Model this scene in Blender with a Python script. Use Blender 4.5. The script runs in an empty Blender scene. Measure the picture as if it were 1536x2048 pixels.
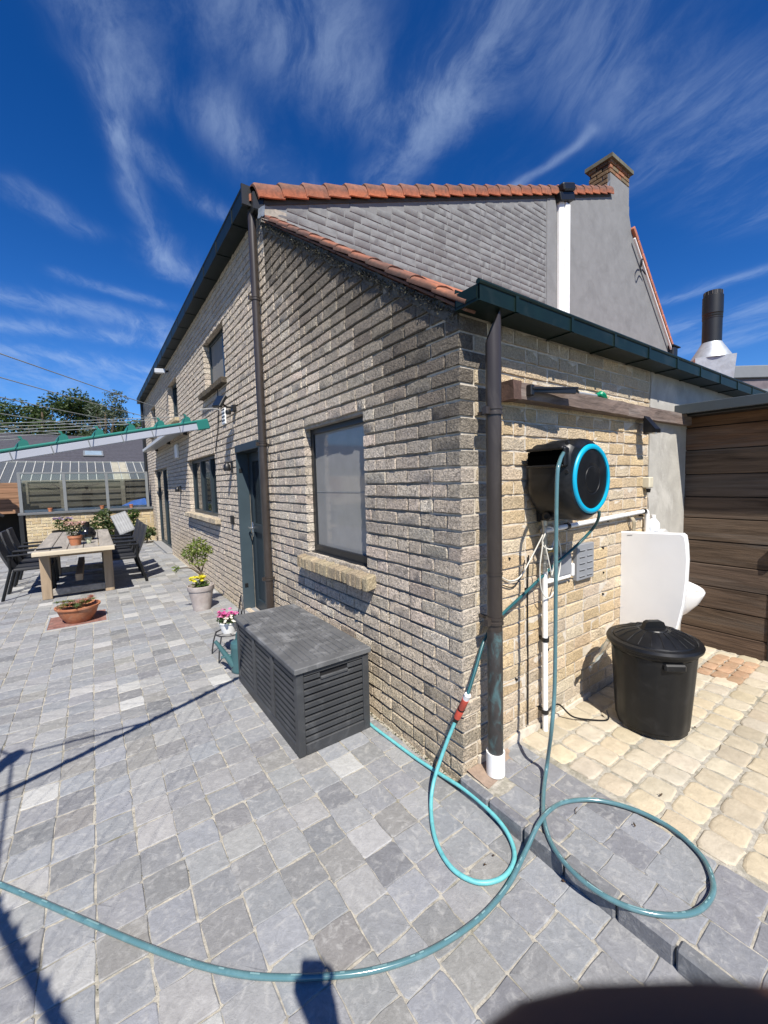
import bpy, bmesh, math, random
import numpy as np
from mathutils import Vector, Matrix, noise as mnoise
random.seed(7); rnd = random.random
def ru(a, b): return a + (b - a) * random.random()
D = bpy.data; S = bpy.context.scene; COL = S.collection

# ------------------------------------------------------------------ camera, world, sun, exposure
FPX = 816.0                                            # focal length in photo pixels (photo 1536 x 2048)
CAM = Vector((-1.43568, -1.37711, 1.55))
CR = Vector((0.81321, -0.58138, -0.02615)); CD = Vector((-0.06472, -0.04569, -0.99686)); CF = Vector((0.57836, 0.81235, -0.07478))
cam = D.cameras.new('camera'); camo = D.objects.new('camera', cam); COL.objects.link(camo)
camo.matrix_world = Matrix(((CR.x, -CD.x, -CF.x, CAM.x), (CR.y, -CD.y, -CF.y, CAM.y), (CR.z, -CD.z, -CF.z, CAM.z), (0, 0, 0, 1)))
cam.sensor_fit = 'HORIZONTAL'; cam.sensor_width = 36.0; cam.lens = FPX / 1536 * 36
cam.clip_start = 0.002; cam.clip_end = 3000
cam.dof.use_dof = True; cam.dof.focus_distance = 4.0; cam.dof.aperture_fstop = 28.0
S.camera = camo
SUN_D = Vector((0.44, 1.0, -1.37)).normalized()        # direction the light travels
EL = math.asin(-SUN_D.z); AZ = math.atan2(-SUN_D.x, -SUN_D.y)
S.view_settings.view_transform = 'Standard'; S.view_settings.look = 'None'
S.view_settings.exposure = 0.66; S.view_settings.gamma = 1.0
S.cycles.use_denoising = True
S.cycles.max_bounces = 8; S.cycles.transparent_max_bounces = 12
sun = D.lights.new('sun', 'SUN'); sun.energy = 5.0; sun.angle = math.radians(0.53); sun.color = (1.0, 0.945, 0.855)
suno = D.objects.new('sun', sun); COL.objects.link(suno)
suno.rotation_euler = SUN_D.to_track_quat('-Z', 'Y').to_euler(); suno.location = (-6, -12, 18)

class NT:
    def __init__(s, tree): s.t = tree; s.n = tree.nodes; s.l = tree.links
    def node(s, typ, **kw):
        n = s.n.new(typ)
        for k, v in kw.items(): setattr(n, k, v)
        return n
    def set(s, inp, v):
        if hasattr(v, 'is_linked') or isinstance(v, bpy.types.NodeSocket): s.l.new(v, inp)
        elif v is not None: inp.default_value = v
    def math(s, op, a, b=None, c=None, clamp=False):
        n = s.node('ShaderNodeMath', operation=op); n.use_clamp = clamp
        s.set(n.inputs[0], a)
        if b is not None: s.set(n.inputs[1], b)
        if c is not None: s.set(n.inputs[2], c)
        return n.outputs[0]
    def noise(s, vec, scale, detail=3, rough=.55, dist=0.0):
        n = s.node('ShaderNodeTexNoise'); s.set(n.inputs['Vector'], vec); n.inputs['Scale'].default_value = scale
        n.inputs['Detail'].default_value = detail; n.inputs['Roughness'].default_value = rough; n.inputs['Distortion'].default_value = dist
        return n.outputs['Fac']
    def ramp(s, fac, a, b, lo=0.0, hi=1.0, smooth=True):
        n = s.node('ShaderNodeMapRange'); n.clamp = True
        if smooth: n.interpolation_type = 'SMOOTHSTEP'
        s.set(n.inputs[0], fac); n.inputs[1].default_value = a; n.inputs[2].default_value = b; n.inputs[3].default_value = lo; n.inputs[4].default_value = hi
        return n.outputs[0]
    def mix(s, fac, a, b, mode='MIX'):
        n = s.node('ShaderNodeMix', data_type='RGBA', blend_type=mode)
        s.set(n.inputs[0], fac)
        for i, v in ((6, a), (7, b)):
            if isinstance(v, (tuple, list)): v = tuple(v) + ((1,) if len(v) == 3 else ())
            s.set(n.inputs[i], v)
        return n.outputs[2]
    def scale_vec(s, vec, sc):
        n = s.node('ShaderNodeMapping'); s.set(n.inputs[0], vec); n.inputs['Scale'].default_value = sc
        return n.outputs[0]

# sky: Nishita daylight with thin cirrus laid out on a high cloud plane
W = D.worlds.new('World'); S.world = W; W.use_nodes = True
w = NT(W.node_tree); w.n.clear()
sky = w.node('ShaderNodeTexSky', sky_type='NISHITA'); sky.sun_disc = False
sky.sun_elevation = EL; sky.sun_rotation = AZ % (2 * math.pi); sky.altitude = 0; sky.air_density = 1.0; sky.dust_density = 0.1; sky.ozone_density = 5.0
tc = w.node('ShaderNodeTexCoord').outputs['Generated']
sep = w.node('ShaderNodeSeparateXYZ'); w.set(sep.inputs[0], tc)
zz = w.math('ADD', w.math('MAXIMUM', sep.outputs[2], 0.0), 0.06)
cx = w.math('DIVIDE', sep.outputs[0], zz); cy = w.math('DIVIDE', sep.outputs[1], zz)
def rot2(ang):
    c, s_ = math.cos(ang), math.sin(ang)
    return (w.math('SUBTRACT', w.math('MULTIPLY', cx, c), w.math('MULTIPLY', cy, s_)), w.math('ADD', w.math('MULTIPLY', cx, s_), w.math('MULTIPLY', cy, c)))
ua, va = rot2(math.radians(14))
comb = w.node('ShaderNodeCombineXYZ'); w.set(comb.inputs[0], ua); w.set(comb.inputs[1], va); cl = comb.outputs[0]
warpn = w.node('ShaderNodeTexNoise'); w.set(warpn.inputs['Vector'], cl); warpn.inputs['Scale'].default_value = 1.3; warpn.inputs['Detail'].default_value = 4
wv = w.node('ShaderNodeVectorMath', operation='MULTIPLY_ADD'); w.set(wv.inputs[0], warpn.outputs['Color']); wv.inputs[1].default_value = (.32, .32, 0); w.set(wv.inputs[2], cl)
clw = wv.outputs[0]
fib = w.noise(w.scale_vec(clw, (6.5, 2.4, 1)), 1.0, 10, .66, .35)
big = w.noise(w.scale_vec(clw, (1.1, 0.6, 1)), 1.0, 4, .5, .3)
fine = w.noise(w.scale_vec(clw, (20, 9, 1)), 1.0, 8, .68, .4)
dens = w.math('MULTIPLY', w.math('MULTIPLY', w.ramp(big, .50, .78), w.ramp(fib, .42, .8)), .22)
dens = w.math('MULTIPLY', dens, w.ramp(fine, .15, .75, .55, 1.0))
# the long streaks seen over the house: distance to a segment on the cloud plane
sw = w.node('ShaderNodeSeparateXYZ'); w.set(sw.inputs[0], clw)
def dirpx(px, py):
    d = CR * ((px - 768) / FPX) + CD * ((py - 1024) / FPX) + CF; d.normalize(); q = max(d.z, 0) + .06
    x, y = d.x / q, d.y / q; c, s_ = math.cos(math.radians(14)), math.sin(math.radians(14))
    return Vector((c * x - s_ * y + .16, s_ * x + c * y + .16))
STREAKS = [((1085, -40), (900, 190), .085, .95), ((900, 190), (755, 370), .06, .95), ((160, -40), (285, 190), .07, .7), ((205, 150), (238, 290), .035, .75), ((232, 270), (330, 545), .035, .8), ((460, 250), (585, 385), .07, .85), ((560, -20), (700, 190), .10, .55), ((430, -20), (560, 90), .12, .4), ((720, 0), (745, 210), .07, .45),
           ((300, 320), (440, 420), .04, .6), ((300, 480), (400, 560), .07, .8), ((0, 590), (330, 665), .09, .95), ((0, 650), (330, 690), .09, .95), ((0, 700), (300, 745), .14, 1.0), ((0, 755), (280, 775), .4, .6), ((150, 560), (330, 620), .05, .7), ((1000, 370), (1200, 225), .016, .85),
           ((1536, 250), (1250, 60), .12, .45), ((1330, 595), (1536, 530), .05, .9), ((1320, 330), (1536, 420), .11, .4), ((20, 375), (135, 440), .05, .5), ((1300, 670), (1536, 610), .14, .6), ((1100, 100), (1300, 200), .08, .2), ((1400, 690), (1536, 660), .2, .5)]
for (a, b, wid, amp) in STREAKS:
    A, B = dirpx(*a), dirpx(*b); T = B - A; L2 = T.length_squared
    dx = w.math('SUBTRACT', sw.outputs[0], A.x); dy = w.math('SUBTRACT', sw.outputs[1], A.y)
    t = w.math('DIVIDE', w.math('ADD', w.math('MULTIPLY', dx, T.x), w.math('MULTIPLY', dy, T.y)), L2, clamp=True)
    ex = w.math('SUBTRACT', dx, w.math('MULTIPLY', t, T.x)); ey = w.math('SUBTRACT', dy, w.math('MULTIPLY', t, T.y))
    r2 = w.math('ADD', w.math('MULTIPLY', ex, ex), w.math('MULTIPLY', ey, ey))
    g = w.math('MULTIPLY', w.math('POWER', 2.718, w.math('MULTIPLY', r2, -1.0 / (wid * wid))), amp)
    g = w.math('MULTIPLY', g, w.math('MULTIPLY', w.ramp(fib, .36, .70, .12, 1.2), w.ramp(fine, .25, .75, .6, 1.1)))
    dens = w.math('ADD', dens, g)
dens = w.math('MULTIPLY', dens, w.ramp(sep.outputs[2], 0.0, 0.10))
dens = w.math('DIVIDE', dens, w.math('ADD', 1.0, w.math('MULTIPLY', dens, .75)))
hsv = w.node('ShaderNodeHueSaturation'); hsv.inputs['Saturation'].default_value = 1.18; hsv.inputs['Value'].default_value = 1.0; hsv.inputs['Hue'].default_value = .506
gm0 = w.mix(1.0, sky.outputs[0], (.10, .10, .10), 'MULTIPLY')
gmn = w.node('ShaderNodeGamma'); w.set(gmn.inputs[0], gm0); gmn.inputs[1].default_value = 1.2
w.set(hsv.inputs['Color'], w.mix(1.0, gmn.outputs[0], (16.0, 17.0, 19.0), 'MULTIPLY'))
skc = w.mix(w.math('MULTIPLY', dens, .56), hsv.outputs[0], (7.0, 8.9, 12.0))
bg = w.node('ShaderNodeBackground'); w.set(bg.inputs[0], skc); bg.inputs[1].default_value = 0.05
wo = w.node('ShaderNodeOutputWorld'); w.set(wo.inputs[0], bg.outputs[0])

# ------------------------------------------------------------------ photo pixel -> place (distance always from a named plane)
def ray(px, py): return CR * ((px - 768) / FPX) + CD * ((py - 1024) / FPX) + CF
def onplane(px, py, ax, v):
    d = ray(px, py); return CAM + d * ((v - CAM[ax]) / d[ax])
def G(px, py, z=0.0): return onplane(px, py, 2, z)

# ------------------------------------------------------------------ materials
MATS = {}
def material(name, col=(.5, .5, .5), rough=.7, metal=0.0, var=.25, vscale=6.0, bump=0.0, bscale=40.0, bdist=.004, src=None, spec=.5,
             stain=None, sscale=2.0, samt=.5, aniso=None, trans=0.0, coat=0.0, dist=0.5, alpha=1.0, second=None, rvar=0.0):
    if name in MATS: return MATS[name]
    m = D.materials.new(name); m.use_nodes = True; t = NT(m.node_tree); b = t.n['Principled BSDF']
    pos = t.node('ShaderNodeNewGeometry').outputs['Position']
    if aniso: pos = t.scale_vec(pos, aniso)
    if src == 'obj': base = t.node('ShaderNodeObjectInfo').outputs['Color']
    elif src == 'attr': base = t.node('ShaderNodeVertexColor', layer_name='Col').outputs['Color']
    else: base = tuple(col)
    n1 = t.noise(pos, vscale, 5, .6, dist)
    f = t.ramp(n1, .25, .75, 1 - var, 1 + var, smooth=False)
    cmb = t.node('ShaderNodeCombineColor')
    for i in range(3): t.set(cmb.inputs[i], f)
    c = t.mix(1.0, base, cmb.outputs[0], 'MULTIPLY')
    if second:
        c = t.mix(t.ramp(t.noise(pos, vscale * .45, 4, .6, 1.0), .42, .62), c, second)
    if stain:
        c = t.mix(t.math('MULTIPLY', t.ramp(t.noise(pos, sscale, 6, .65, .8), .48, .72), samt), c, stain)
    t.set(b.inputs['Base Color'], c)
    b.inputs['Roughness'].default_value = rough; b.inputs['Metallic'].default_value = metal
    if rvar: t.set(b.inputs['Roughness'], t.ramp(t.noise(pos, vscale * 2.3, 4), .3, .7, max(.03, rough - rvar), min(1, rough + rvar)))
    b.inputs['Specular IOR Level'].default_value = spec
    if trans: b.inputs['Transmission Weight'].default_value = trans
    if coat: b.inputs['Coat Weight'].default_value = coat
    if alpha < 1: b.inputs['Alpha'].default_value = alpha
    if bump:
        h = t.math('ADD', t.noise(pos, bscale, 5, .65, 1.2), t.math('MULTIPLY', t.noise(pos, bscale * 3.7, 4, .6), .4))
        bn = t.node('ShaderNodeBump'); bn.inputs['Strength'].default_value = bump; bn.inputs['Distance'].default_value = bdist
        t.set(bn.inputs['Height'], h); t.set(b.inputs['Normal'], bn.outputs[0])
    MATS[name] = m; return m
def glass_mat(name, tint=(.9, .95, .95), opacity=.25, rough=.02):
    if name in MATS: return MATS[name]
    m = D.materials.new(name); m.use_nodes = True; t = NT(m.node_tree); t.n.clear()
    tr = t.node('ShaderNodeBsdfTransparent'); tr.inputs[0].default_value = (*tint, 1)
    gl = t.node('ShaderNodeBsdfGlossy'); gl.inputs['Roughness'].default_value = rough
    df = t.node('ShaderNodeBsdfDiffuse'); df.inputs[0].default_value = (.55, .58, .56, 1)
    fr = t.node('ShaderNodeFresnel'); fr.inputs[0].default_value = 1.5
    m1 = t.node('ShaderNodeMixShader'); m1.inputs[0].default_value = opacity; t.set(m1.inputs[1], tr.outputs[0]); t.set(m1.inputs[2], df.outputs[0])
    m2 = t.node('ShaderNodeMixShader'); t.set(m2.inputs[0], fr.outputs[0]); t.set(m2.inputs[1], m1.outputs[0]); t.set(m2.inputs[2], gl.outputs[0])
    o = t.node('ShaderNodeOutputMaterial'); t.set(o.inputs[0], m2.outputs[0]); MATS[name] = m; return m
def leaf_mat(name, src='attr'):
    if name in MATS: return MATS[name]
    m = D.materials.new(name); m.use_nodes = True; t = NT(m.node_tree); b = t.n['Principled BSDF']
    c = t.node('ShaderNodeVertexColor', layer_name='Col').outputs['Color']
    t.set(b.inputs['Base Color'], c); b.inputs['Roughness'].default_value = .55
    tl = t.node('ShaderNodeBsdfTranslucent'); t.set(tl.inputs[0], t.mix(1.0, c, (1.3, 1.25, .5), 'MULTIPLY'))
    mx = t.node('ShaderNodeMixShader'); mx.inputs[0].default_value = .35; t.set(mx.inputs[1], b.outputs[0]); t.set(mx.inputs[2], tl.outputs[0])
    t.set(t.n['Material Output'].inputs[0], mx.outputs[0]); MATS[name] = m; return m

BR = dict(rough=.92, var=.42, vscale=48, bump=1.0, bscale=44, bdist=.018, dist=2.8, spec=.12)
m_brick_o = material('brick_piece', src='obj', **BR)
m_brick_a = material('brick_mass', src='attr', **BR)
BR1 = dict(BR, var=.5, vscale=40, bump=1.0, bscale=36, bdist=.026, stain=(.10, .09, .078), sscale=46, samt=.75)  # stain darkens the pits in place of small shadows the bump lacks
m_rough_o = material('rough_brick_piece', src='obj', **BR1); m_rough_a = material('rough_brick_mass', src='attr', **BR1)
m_mortar = material('mortar', (.54, .485, .40), .95, var=.2, vscale=30, bump=.5, bscale=150, bdist=.003, stain=(.2, .18, .15), sscale=5)
m_mortar_dark = material('mortar_weathered', (.30, .27, .23), .95, var=.3, vscale=25, bump=.6, bscale=120, bdist=.003, stain=(.10, .095, .085), sscale=4, samt=.7)
m_stone_o = material('paving_stone', src='obj', rough=.72, var=.16, vscale=22, bump=.5, bscale=38, bdist=.005, dist=1.8, stain=(.40, .395, .375), sscale=24, samt=.5, spec=.3, rvar=.12)
m_stone_a = material('paving_stone_mass', src='attr', rough=.72, var=.16, vscale=22, bump=.5, bscale=38, bdist=.005, dist=1.8, stain=(.40, .395, .375), sscale=24, samt=.5, spec=.3, rvar=.12)
m_cob = material('cobble_stone', src='obj', rough=.85, var=.16, vscale=18, bump=.6, bscale=34, bdist=.005, stain=(.34, .29, .21), sscale=13, samt=.5, spec=.2)
m_sand = material('joint_sand', (.36, .335, .28), .95, var=.4, vscale=45, bump=.7, bscale=140, bdist=.004, stain=(.13, .125, .085), sscale=6, samt=.85)
m_soil = material('ground_soil', (.13, .13, .09), .95, var=.4, vscale=.8, bump=.6, bscale=8, bdist=.03)
m_green_gut = material('green_gutter_paint', (.0035, .0115, .009), .45, var=.3, vscale=9, stain=(.02, .028, .025), sscale=6, samt=.5, spec=.3, bump=.1, bscale=20)
m_brown_pipe = material('brown_pipe', (.034, .027, .023), .36, var=.25, vscale=5, stain=(.07, .058, .05), sscale=11, samt=.5, aniso=(1, 1, .25), spec=.5)
m_blackpl = material('black_plastic', (.0055, .006, .007), .40, var=.3, vscale=12, spec=.35, bump=.08, bscale=220, bdist=.001, stain=(.020, .020, .021), sscale=9, samt=.6)
m_blackmet = material('black_metal', (.008, .0085, .0095), .45, var=.2, spec=.5)
m_anthr = material('anthracite_frame', (.022, .034, .042), .38, var=.12, spec=.5, bump=.05, bscale=300, bdist=.0006)
m_glassdark = material('window_glass', (.012, .015, .018), .03, var=.05, spec=.6)
m_orange = material('roof_tile_clay', src='attr', rough=.85, var=.30, vscale=26, bump=.5, bscale=60, bdist=.004, stain=(.06, .05, .04), sscale=12, samt=.5)
m_greyrender = material('grey_painted_render', (.185, .187, .19), .88, var=.14, vscale=4.5, bump=.35, bscale=60, bdist=.004, stain=(.135, .135, .137), sscale=2.5, samt=.5)
m_greybrick = material('grey_painted_brick', src='obj', rough=.88, var=.12, vscale=30, bump=.6, bscale=55, bdist=.005, spec=.25)
m_white = material('white_plastic', (.78, .78, .76), .35, var=.05, vscale=8, stain=(.55, .52, .46), sscale=9, samt=.25)
m_porc = material('white_ceramic', (.80, .80, .79), .12, var=.03, vscale=5, coat=.4)
m_zinc = material('zinc_sheet', (.42, .45, .48), .5, metal=.5, var=.2, vscale=9, stain=(.2, .2, .2), sscale=6, samt=.4)
m_slate = material('dark_roof_slate', (.058, .056, .066), .75, var=.35, vscale=9, bump=.3, bscale=20, bdist=.01)
m_oldwood = material('weathered_plank', src='obj', rough=.85, var=.6, vscale=14, bump=.9, bscale=34, bdist=.006, aniso=(1, .07, 1), dist=2.2, spec=.2, stain=(.13, .115, .10), sscale=9, samt=.6)
m_oldwood_x = material('weathered_plank_x', src='obj', rough=.85, var=.42, vscale=9, bump=.6, bscale=26, bdist=.004, aniso=(.09, 1, 1), dist=1.8, spec=.25)
m_beam = material('old_timber_beam', (.135, .098, .080), .9, var=.5, vscale=14, bump=.9, bscale=30, bdist=.006, aniso=(.12, 1, 1), dist=2.0, stain=(.27, .235, .21), sscale=10, samt=.7)
m_render = material('cement_render', (.36, .345, .31), .92, var=.2, vscale=5, bump=.5, bscale=22, bdist=.006, stain=(.52, .50, .46), sscale=4, samt=.6)
m_terra = material('terracotta', (.36, .135, .062), .8, var=.25, vscale=14, bump=.2, bscale=60, stain=(.5, .34, .24), sscale=8, samt=.35)
m_claygrey = material('chalky_clay_pot', (.34, .295, .275), .9, var=.25, vscale=10, bump=.3, bscale=50, stain=(.52, .50, .47), sscale=6, samt=.5)
m_tealpl = material('teal_plastic', (.042, .105, .115), .4, var=.12, vscale=8, spec=.5)
m_leaf = leaf_mat('foliage')
m_bark = material('bark', (.10, .075, .05), .9, var=.4, vscale=30, bump=.6, bscale=50)

# ------------------------------------------------------------------ mesh builder
class MB:
    def __init__(s): s.v = []; s.f = []; s.c = []; s.cur = (1, 1, 1)
    def add(s, vs, fs, col=None):
        o = len(s.v); s.v += [tuple(p) for p in vs]; s.f += [tuple(i + o for i in f) for f in fs]; s.c += [col or s.cur] * len(vs); return s
    def box(s, x0, x1, y0, y1, z0, z1, col=None):
        return s.add([(x, y, z) for z in (z0, z1) for y in (y0, y1) for x in (x0, x1)],
                     [(0, 2, 3, 1), (4, 5, 7, 6), (0, 1, 5, 4), (2, 6, 7, 3), (0, 4, 6, 2), (1, 3, 7, 5)], col)
    def cbox(s, x0, x1, y0, y1, z0, z1, b=.004, col=None, M=None):
        X, Y, Z = (x0, x1), (y0, y1), (z0, z1); vs = []; idx = {}
        for i in (0, 1):
            for j in (0, 1):
                for k in (0, 1):
                    p = (X[i], Y[j], Z[k]); sg = (1 if i == 0 else -1, 1 if j == 0 else -1, 1 if k == 0 else -1)
                    for a in range(3):   # vertex lying on the face normal to axis a
                        q = [p[t] + (0 if t == a else sg[t] * b) for t in range(3)]; idx[i, j, k, a] = len(vs); vs.append(tuple(q))
        fs = []
        for a in range(3):
            b1, b2 = [t for t in range(3) if t != a]
            for sd in (0, 1):
                c = []
                for (u, v_) in ((0, 0), (1, 0), (1, 1), (0, 1)):
                    ijk = [0, 0, 0]; ijk[a] = sd; ijk[b1] = u; ijk[b2] = v_; c.append(idx[(*ijk, a)])
                fs.append(tuple(c))
        for a in range(3):               # edges running along axis a
            b1, b2 = [t for t in range(3) if t != a]
            for u in (0, 1):
                for v_ in (0, 1):
                    e = []
                    for sd in (0, 1):
                        ijk = [0, 0, 0]; ijk[a] = sd; ijk[b1] = u; ijk[b2] = v_; e.append((idx[(*ijk, b1)], idx[(*ijk, b2)]))
                    fs.append((e[0][0], e[0][1], e[1][1], e[1][0]))
        for i in (0, 1):
            for j in (0, 1):
                for k in (0, 1): fs.append((idx[i, j, k, 0], idx[i, j, k, 1], idx[i, j, k, 2]))
        if M is not None: vs = [tuple(M @ Vector(p)) for p in vs]
        return s.add(vs, fs, col)
    def prism(s, poly, fn, a, b, col=None):
        n = len(poly); vs = [fn(u, v_, a) for u, v_ in poly] + [fn(u, v_, b) for u, v_ in poly]
        return s.add(vs, [tuple(range(n))[::-1], tuple(range(n, 2 * n))] + [(i, (i + 1) % n, n + (i + 1) % n, n + i) for i in range(n)], col)
    def tube(s, path, r, n=8, cap=True, col=None, closed=False):
        P = [Vector(p) for p in path]; m = len(P); R = r if isinstance(r, (list, tuple)) else [r] * m
        up = None; vs = []
        for i in range(m):
            t = (P[(i + 1) % m] - P[i - 1]) if closed else (P[min(i + 1, m - 1)] - P[max(i - 1, 0)])
            if t.length < 1e-9: t = Vector((0, 0, 1))
            t.normalize()
            if up is None: up = t.orthogonal().normalized()
            up = up - t * up.dot(t)
            if up.length < 1e-6: up = t.orthogonal()
            up.normalize(); sd = t.cross(up)
            for k in range(n):
                a = 2 * math.pi * k / n; vs.append(P[i] + (up * math.cos(a) + sd * math.sin(a)) * R[i])
        fs = []
        for i in range(m if closed else m - 1):
            j = (i + 1) % m
            for k in range(n): fs.append((i * n + k, i * n + (k + 1) % n, j * n + (k + 1) % n, j * n + k))
        if cap and not closed: fs += [tuple(range(n))[::-1], tuple(range((m - 1) * n, m * n))]
        return s.add(vs, fs, col)
    def lathe(s, prof, n=24, c=(0, 0, 0), ax='z', col=None, capb=False, capt=False, flute=None):
        vs = []
        for (r, h) in prof:
            for k in range(n):
                a = 2 * math.pi * k / n; rr = r * (flute(k) if flute else 1)
                p = (rr * math.cos(a), rr * math.sin(a), h)
                if ax == 'y': p = (p[0], h, p[1])
                if ax == 'x': p = (h, p[0], p[1])
                vs.append((p[0] + c[0], p[1] + c[1], p[2] + c[2]))
        m = len(prof); fs = [(i * n + k, i * n + (k + 1) % n, (i + 1) * n + (k + 1) % n, (i + 1) * n + k) for i in range(m - 1) for k in range(n)]
        if capb: fs.append(tuple(range(n))[::-1])
        if capt: fs.append(tuple(range((m - 1) * n, m * n)))
        return s.add(vs, fs, col)
    def leaves(s, c, rad, n, size, cols, shell=.55, flat=.0, squash=1.0):
        for _ in range(n):
            d = Vector((random.gauss(0, 1), random.gauss(0, 1), random.gauss(0, 1))).normalized()
            r = (shell + (1 - shell) * rnd()) if rnd() < .8 else rnd()
            p = Vector((c[0] + d.x * rad[0] * r, c[1] + d.y * rad[1] * r, c[2] + d.z * rad[2] * r))
            a = Vector((random.gauss(0, 1), random.gauss(0, 1), random.gauss(0, .7))).normalized(); b = a.orthogonal().normalized()
            q = Matrix.Rotation(ru(0, 6.28), 3, a); b = q @ b; L = size * ru(.6, 1.3); Wd = L * .42
            k = random.choice(cols); m_ = ru(.65, 1.25); k = tuple(x * m_ for x in k)
            s.add([p - a * L * .5, p - b * Wd * .5 + Vector((0, 0, L * .06)), p + a * L * .5, p + b * Wd * .5 + Vector((0, 0, L * .06))], [(0, 1, 2), (0, 2, 3)], k)
        return s
    def build(s, name, mat, parent=None, smooth=False, kind=None, label=None, attr=False, angle=40):
        me = D.meshes.new(name); me.from_pydata(s.v, [], s.f)
        if attr:
            at = me.color_attributes.new('Col', 'FLOAT_COLOR', 'POINT')
            at.data.foreach_set('color', np.array([(*c[:3], 1) for c in s.c], dtype=np.float32).ravel())
        o = D.objects.new(name, me); COL.objects.link(o)
        me.materials.append(mat)
        if smooth:
            me.polygons.foreach_set('use_smooth', [True] * len(me.polygons))
            me.set_sharp_from_angle(angle=math.radians(angle))
        me.update()
        if parent: o.parent = parent
        if kind: o['kind'] = kind
        if label: o['label'] = label
        return o
def tag(o, label=None, cat=None, group=None, kind=None):
    if label: o['label'] = label
    if cat: o['category'] = cat
    if group: o['group'] = group
    if kind: o['kind'] = kind
    return o
def thing(name, label, cat, loc=(0, 0, 0), group=None, rz=0):
    o = D.objects.new(name, None); COL.objects.link(o); o.empty_display_size = .1; o.location = loc; o.rotation_euler = (0, 0, rz)
    return tag(o, label, cat, group)
def place(name, me, loc, parent, rz=0.0, col=None, R=None):
    o = D.objects.new(name, me); COL.objects.link(o); o.parent = parent
    o.location = loc; o.rotation_euler = R.to_euler() if R is not None else (0, 0, rz)
    if col: o.color = (*col, 1)
    return o
def copy_tree(o, parent=None):
    c = o.copy(); COL.objects.link(c); c.parent = parent
    for ch in [x for x in D.objects if x.parent == o]: copy_tree(ch, c)
    return c
def catmull(pts, n=8):
    P = [Vector(p) for p in pts]; P = [P[0] * 2 - P[1]] + P + [P[-1] * 2 - P[-2]]; out = []
    for i in range(1, len(P) - 2):
        for k in range(n):
            t = k / n; a, b, c, d = P[i - 1], P[i], P[i + 1], P[i + 2]
            out.append(.5 * ((2 * b) + (c - a) * t + (2 * a - 5 * b + 4 * c - d) * t * t + (3 * b - a - 3 * c + d) * t ** 3))
    out.append(P[-2]); return out
def jit(c, a=.12):
    k = ru(1 - a, 1 + a); return tuple(max(0, x * k * ru(1 - a * .1, 1 + a * .1)) for x in c)
def lerp(a, b, t): t = max(0, min(1, t)); return tuple(x + (y - x) * t for x, y in zip(a, b))
def nz(x, y, z=0.0): return mnoise.noise(Vector((x, y, z)))

# ------------------------------------------------------------------ ground and paving
g = MB(); g.add([(-600, -600, -.06), (600, -600, -.06), (600, 900, -.06), (-600, 900, -.06)], [(0, 1, 2, 3)])
tag(g.build('ground', m_soil), kind='structure')
P0 = .1503
def tile_mesh(L, Wd, h=.04, jt=.004, corner=.008):
    """one tumbled stone: uneven top edge, worn corners, sides; centre at the origin, top at z = 0"""
    b = .0035; x, y = L / 2, Wd / 2; ring = []
    for (sx, sy) in ((-1, -1), (1, -1), (1, 1), (-1, 1)):
        k = corner * ru(.6, 1.7); a, c2 = Vector((sx * (x - k), sy * y)), Vector((sx * x, sy * (y - k)))
        ring += [a, c2] if sx * sy > 0 else [c2, a]
    ring = ring[1:] + ring[:1] if False else ring
    ang = sorted(ring, key=lambda p: math.atan2(p.y, p.x))
    mid = []
    for i, p in enumerate(ang):
        q = ang[(i + 1) % len(ang)]; mid.append(p)
        if (q - p).length > .05: mid.append((p + q) / 2 + Vector((ru(-jt, jt), ru(-jt, jt))) * .8)
    ring = [p + Vector((ru(-jt, jt), ru(-jt, jt))) for p in mid]; n = len(ring)
    top = [(p.x * (1 - b / x), p.y * (1 - b / y), ru(-.0015, .001)) for p in ring]
    out = [(p.x, p.y, -b * ru(.6, 1.3)) for p in ring]; bot = [(p.x, p.y, -h) for p in ring]
    vs = top + out + bot + [(0, 0, ru(0, .0015))]; fs = [(3 * n, i, (i + 1) % n) for i in range(n)]
    for o in (0, n): fs += [(o + i, o + n + i, o + n + (i + 1) % n, o + (i + 1) % n) for i in range(n)]
    return vs, fs
def mesh_of(name, vs, fs, mat, smooth=True, ang=50):
    me = D.meshes.new(name); me.from_pydata(vs, [], fs); me.materials.append(mat)
    if smooth: me.polygons.foreach_set('use_smooth', [True] * len(fs)); me.set_sharp_from_angle(angle=math.radians(ang))
    return me
bed = MB(); bed.add([(-5.6, -2.6, -.004), (0.005, -2.6, -.004), (0.005, 12.8, -.004), (-5.6, 12.8, -.004)], [(0, 1, 2, 3)])
patio = tag(bed.build('patio', m_sand), kind='structure')
TV = [mesh_of('paving_tile', *tile_mesh(.1465, .1465, corner=.006), m_stone_o, ang=12) for _ in range(18)]
def bluestone(x, y):
    b = random.choices([(.215, .219, .226), (.228, .236, .248), (.20, .201, .201), (.25, .252, .252), (.29, .289, .282), (.215, .21, .199), (.160, .163, .168), (.37, .368, .355)], [22, 20, 18, 16, 9, 9, 6, 3])[0]
    return jit(b, .09)
tiles = []; off = 0.0; ncol = 0
xc = -.021 - P0 / 2
while xc > -5.4:
    off += ru(-.035, .035); y = -2.4 + (off % P0)
    while y < 12.35:
        if y > -.02 and xc > -.10 and False: pass
        inpit = (-1.96 < xc < -1.38) and (4.38 < y + P0 / 2 < 5.0)
        if not inpit: tiles.append((xc + ru(-.002, .002), y + P0 / 2, ru(-.0022, .0022)))
        y += P0 + ru(-.0015, .0025)
    xc -= P0; ncol += 1
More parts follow.
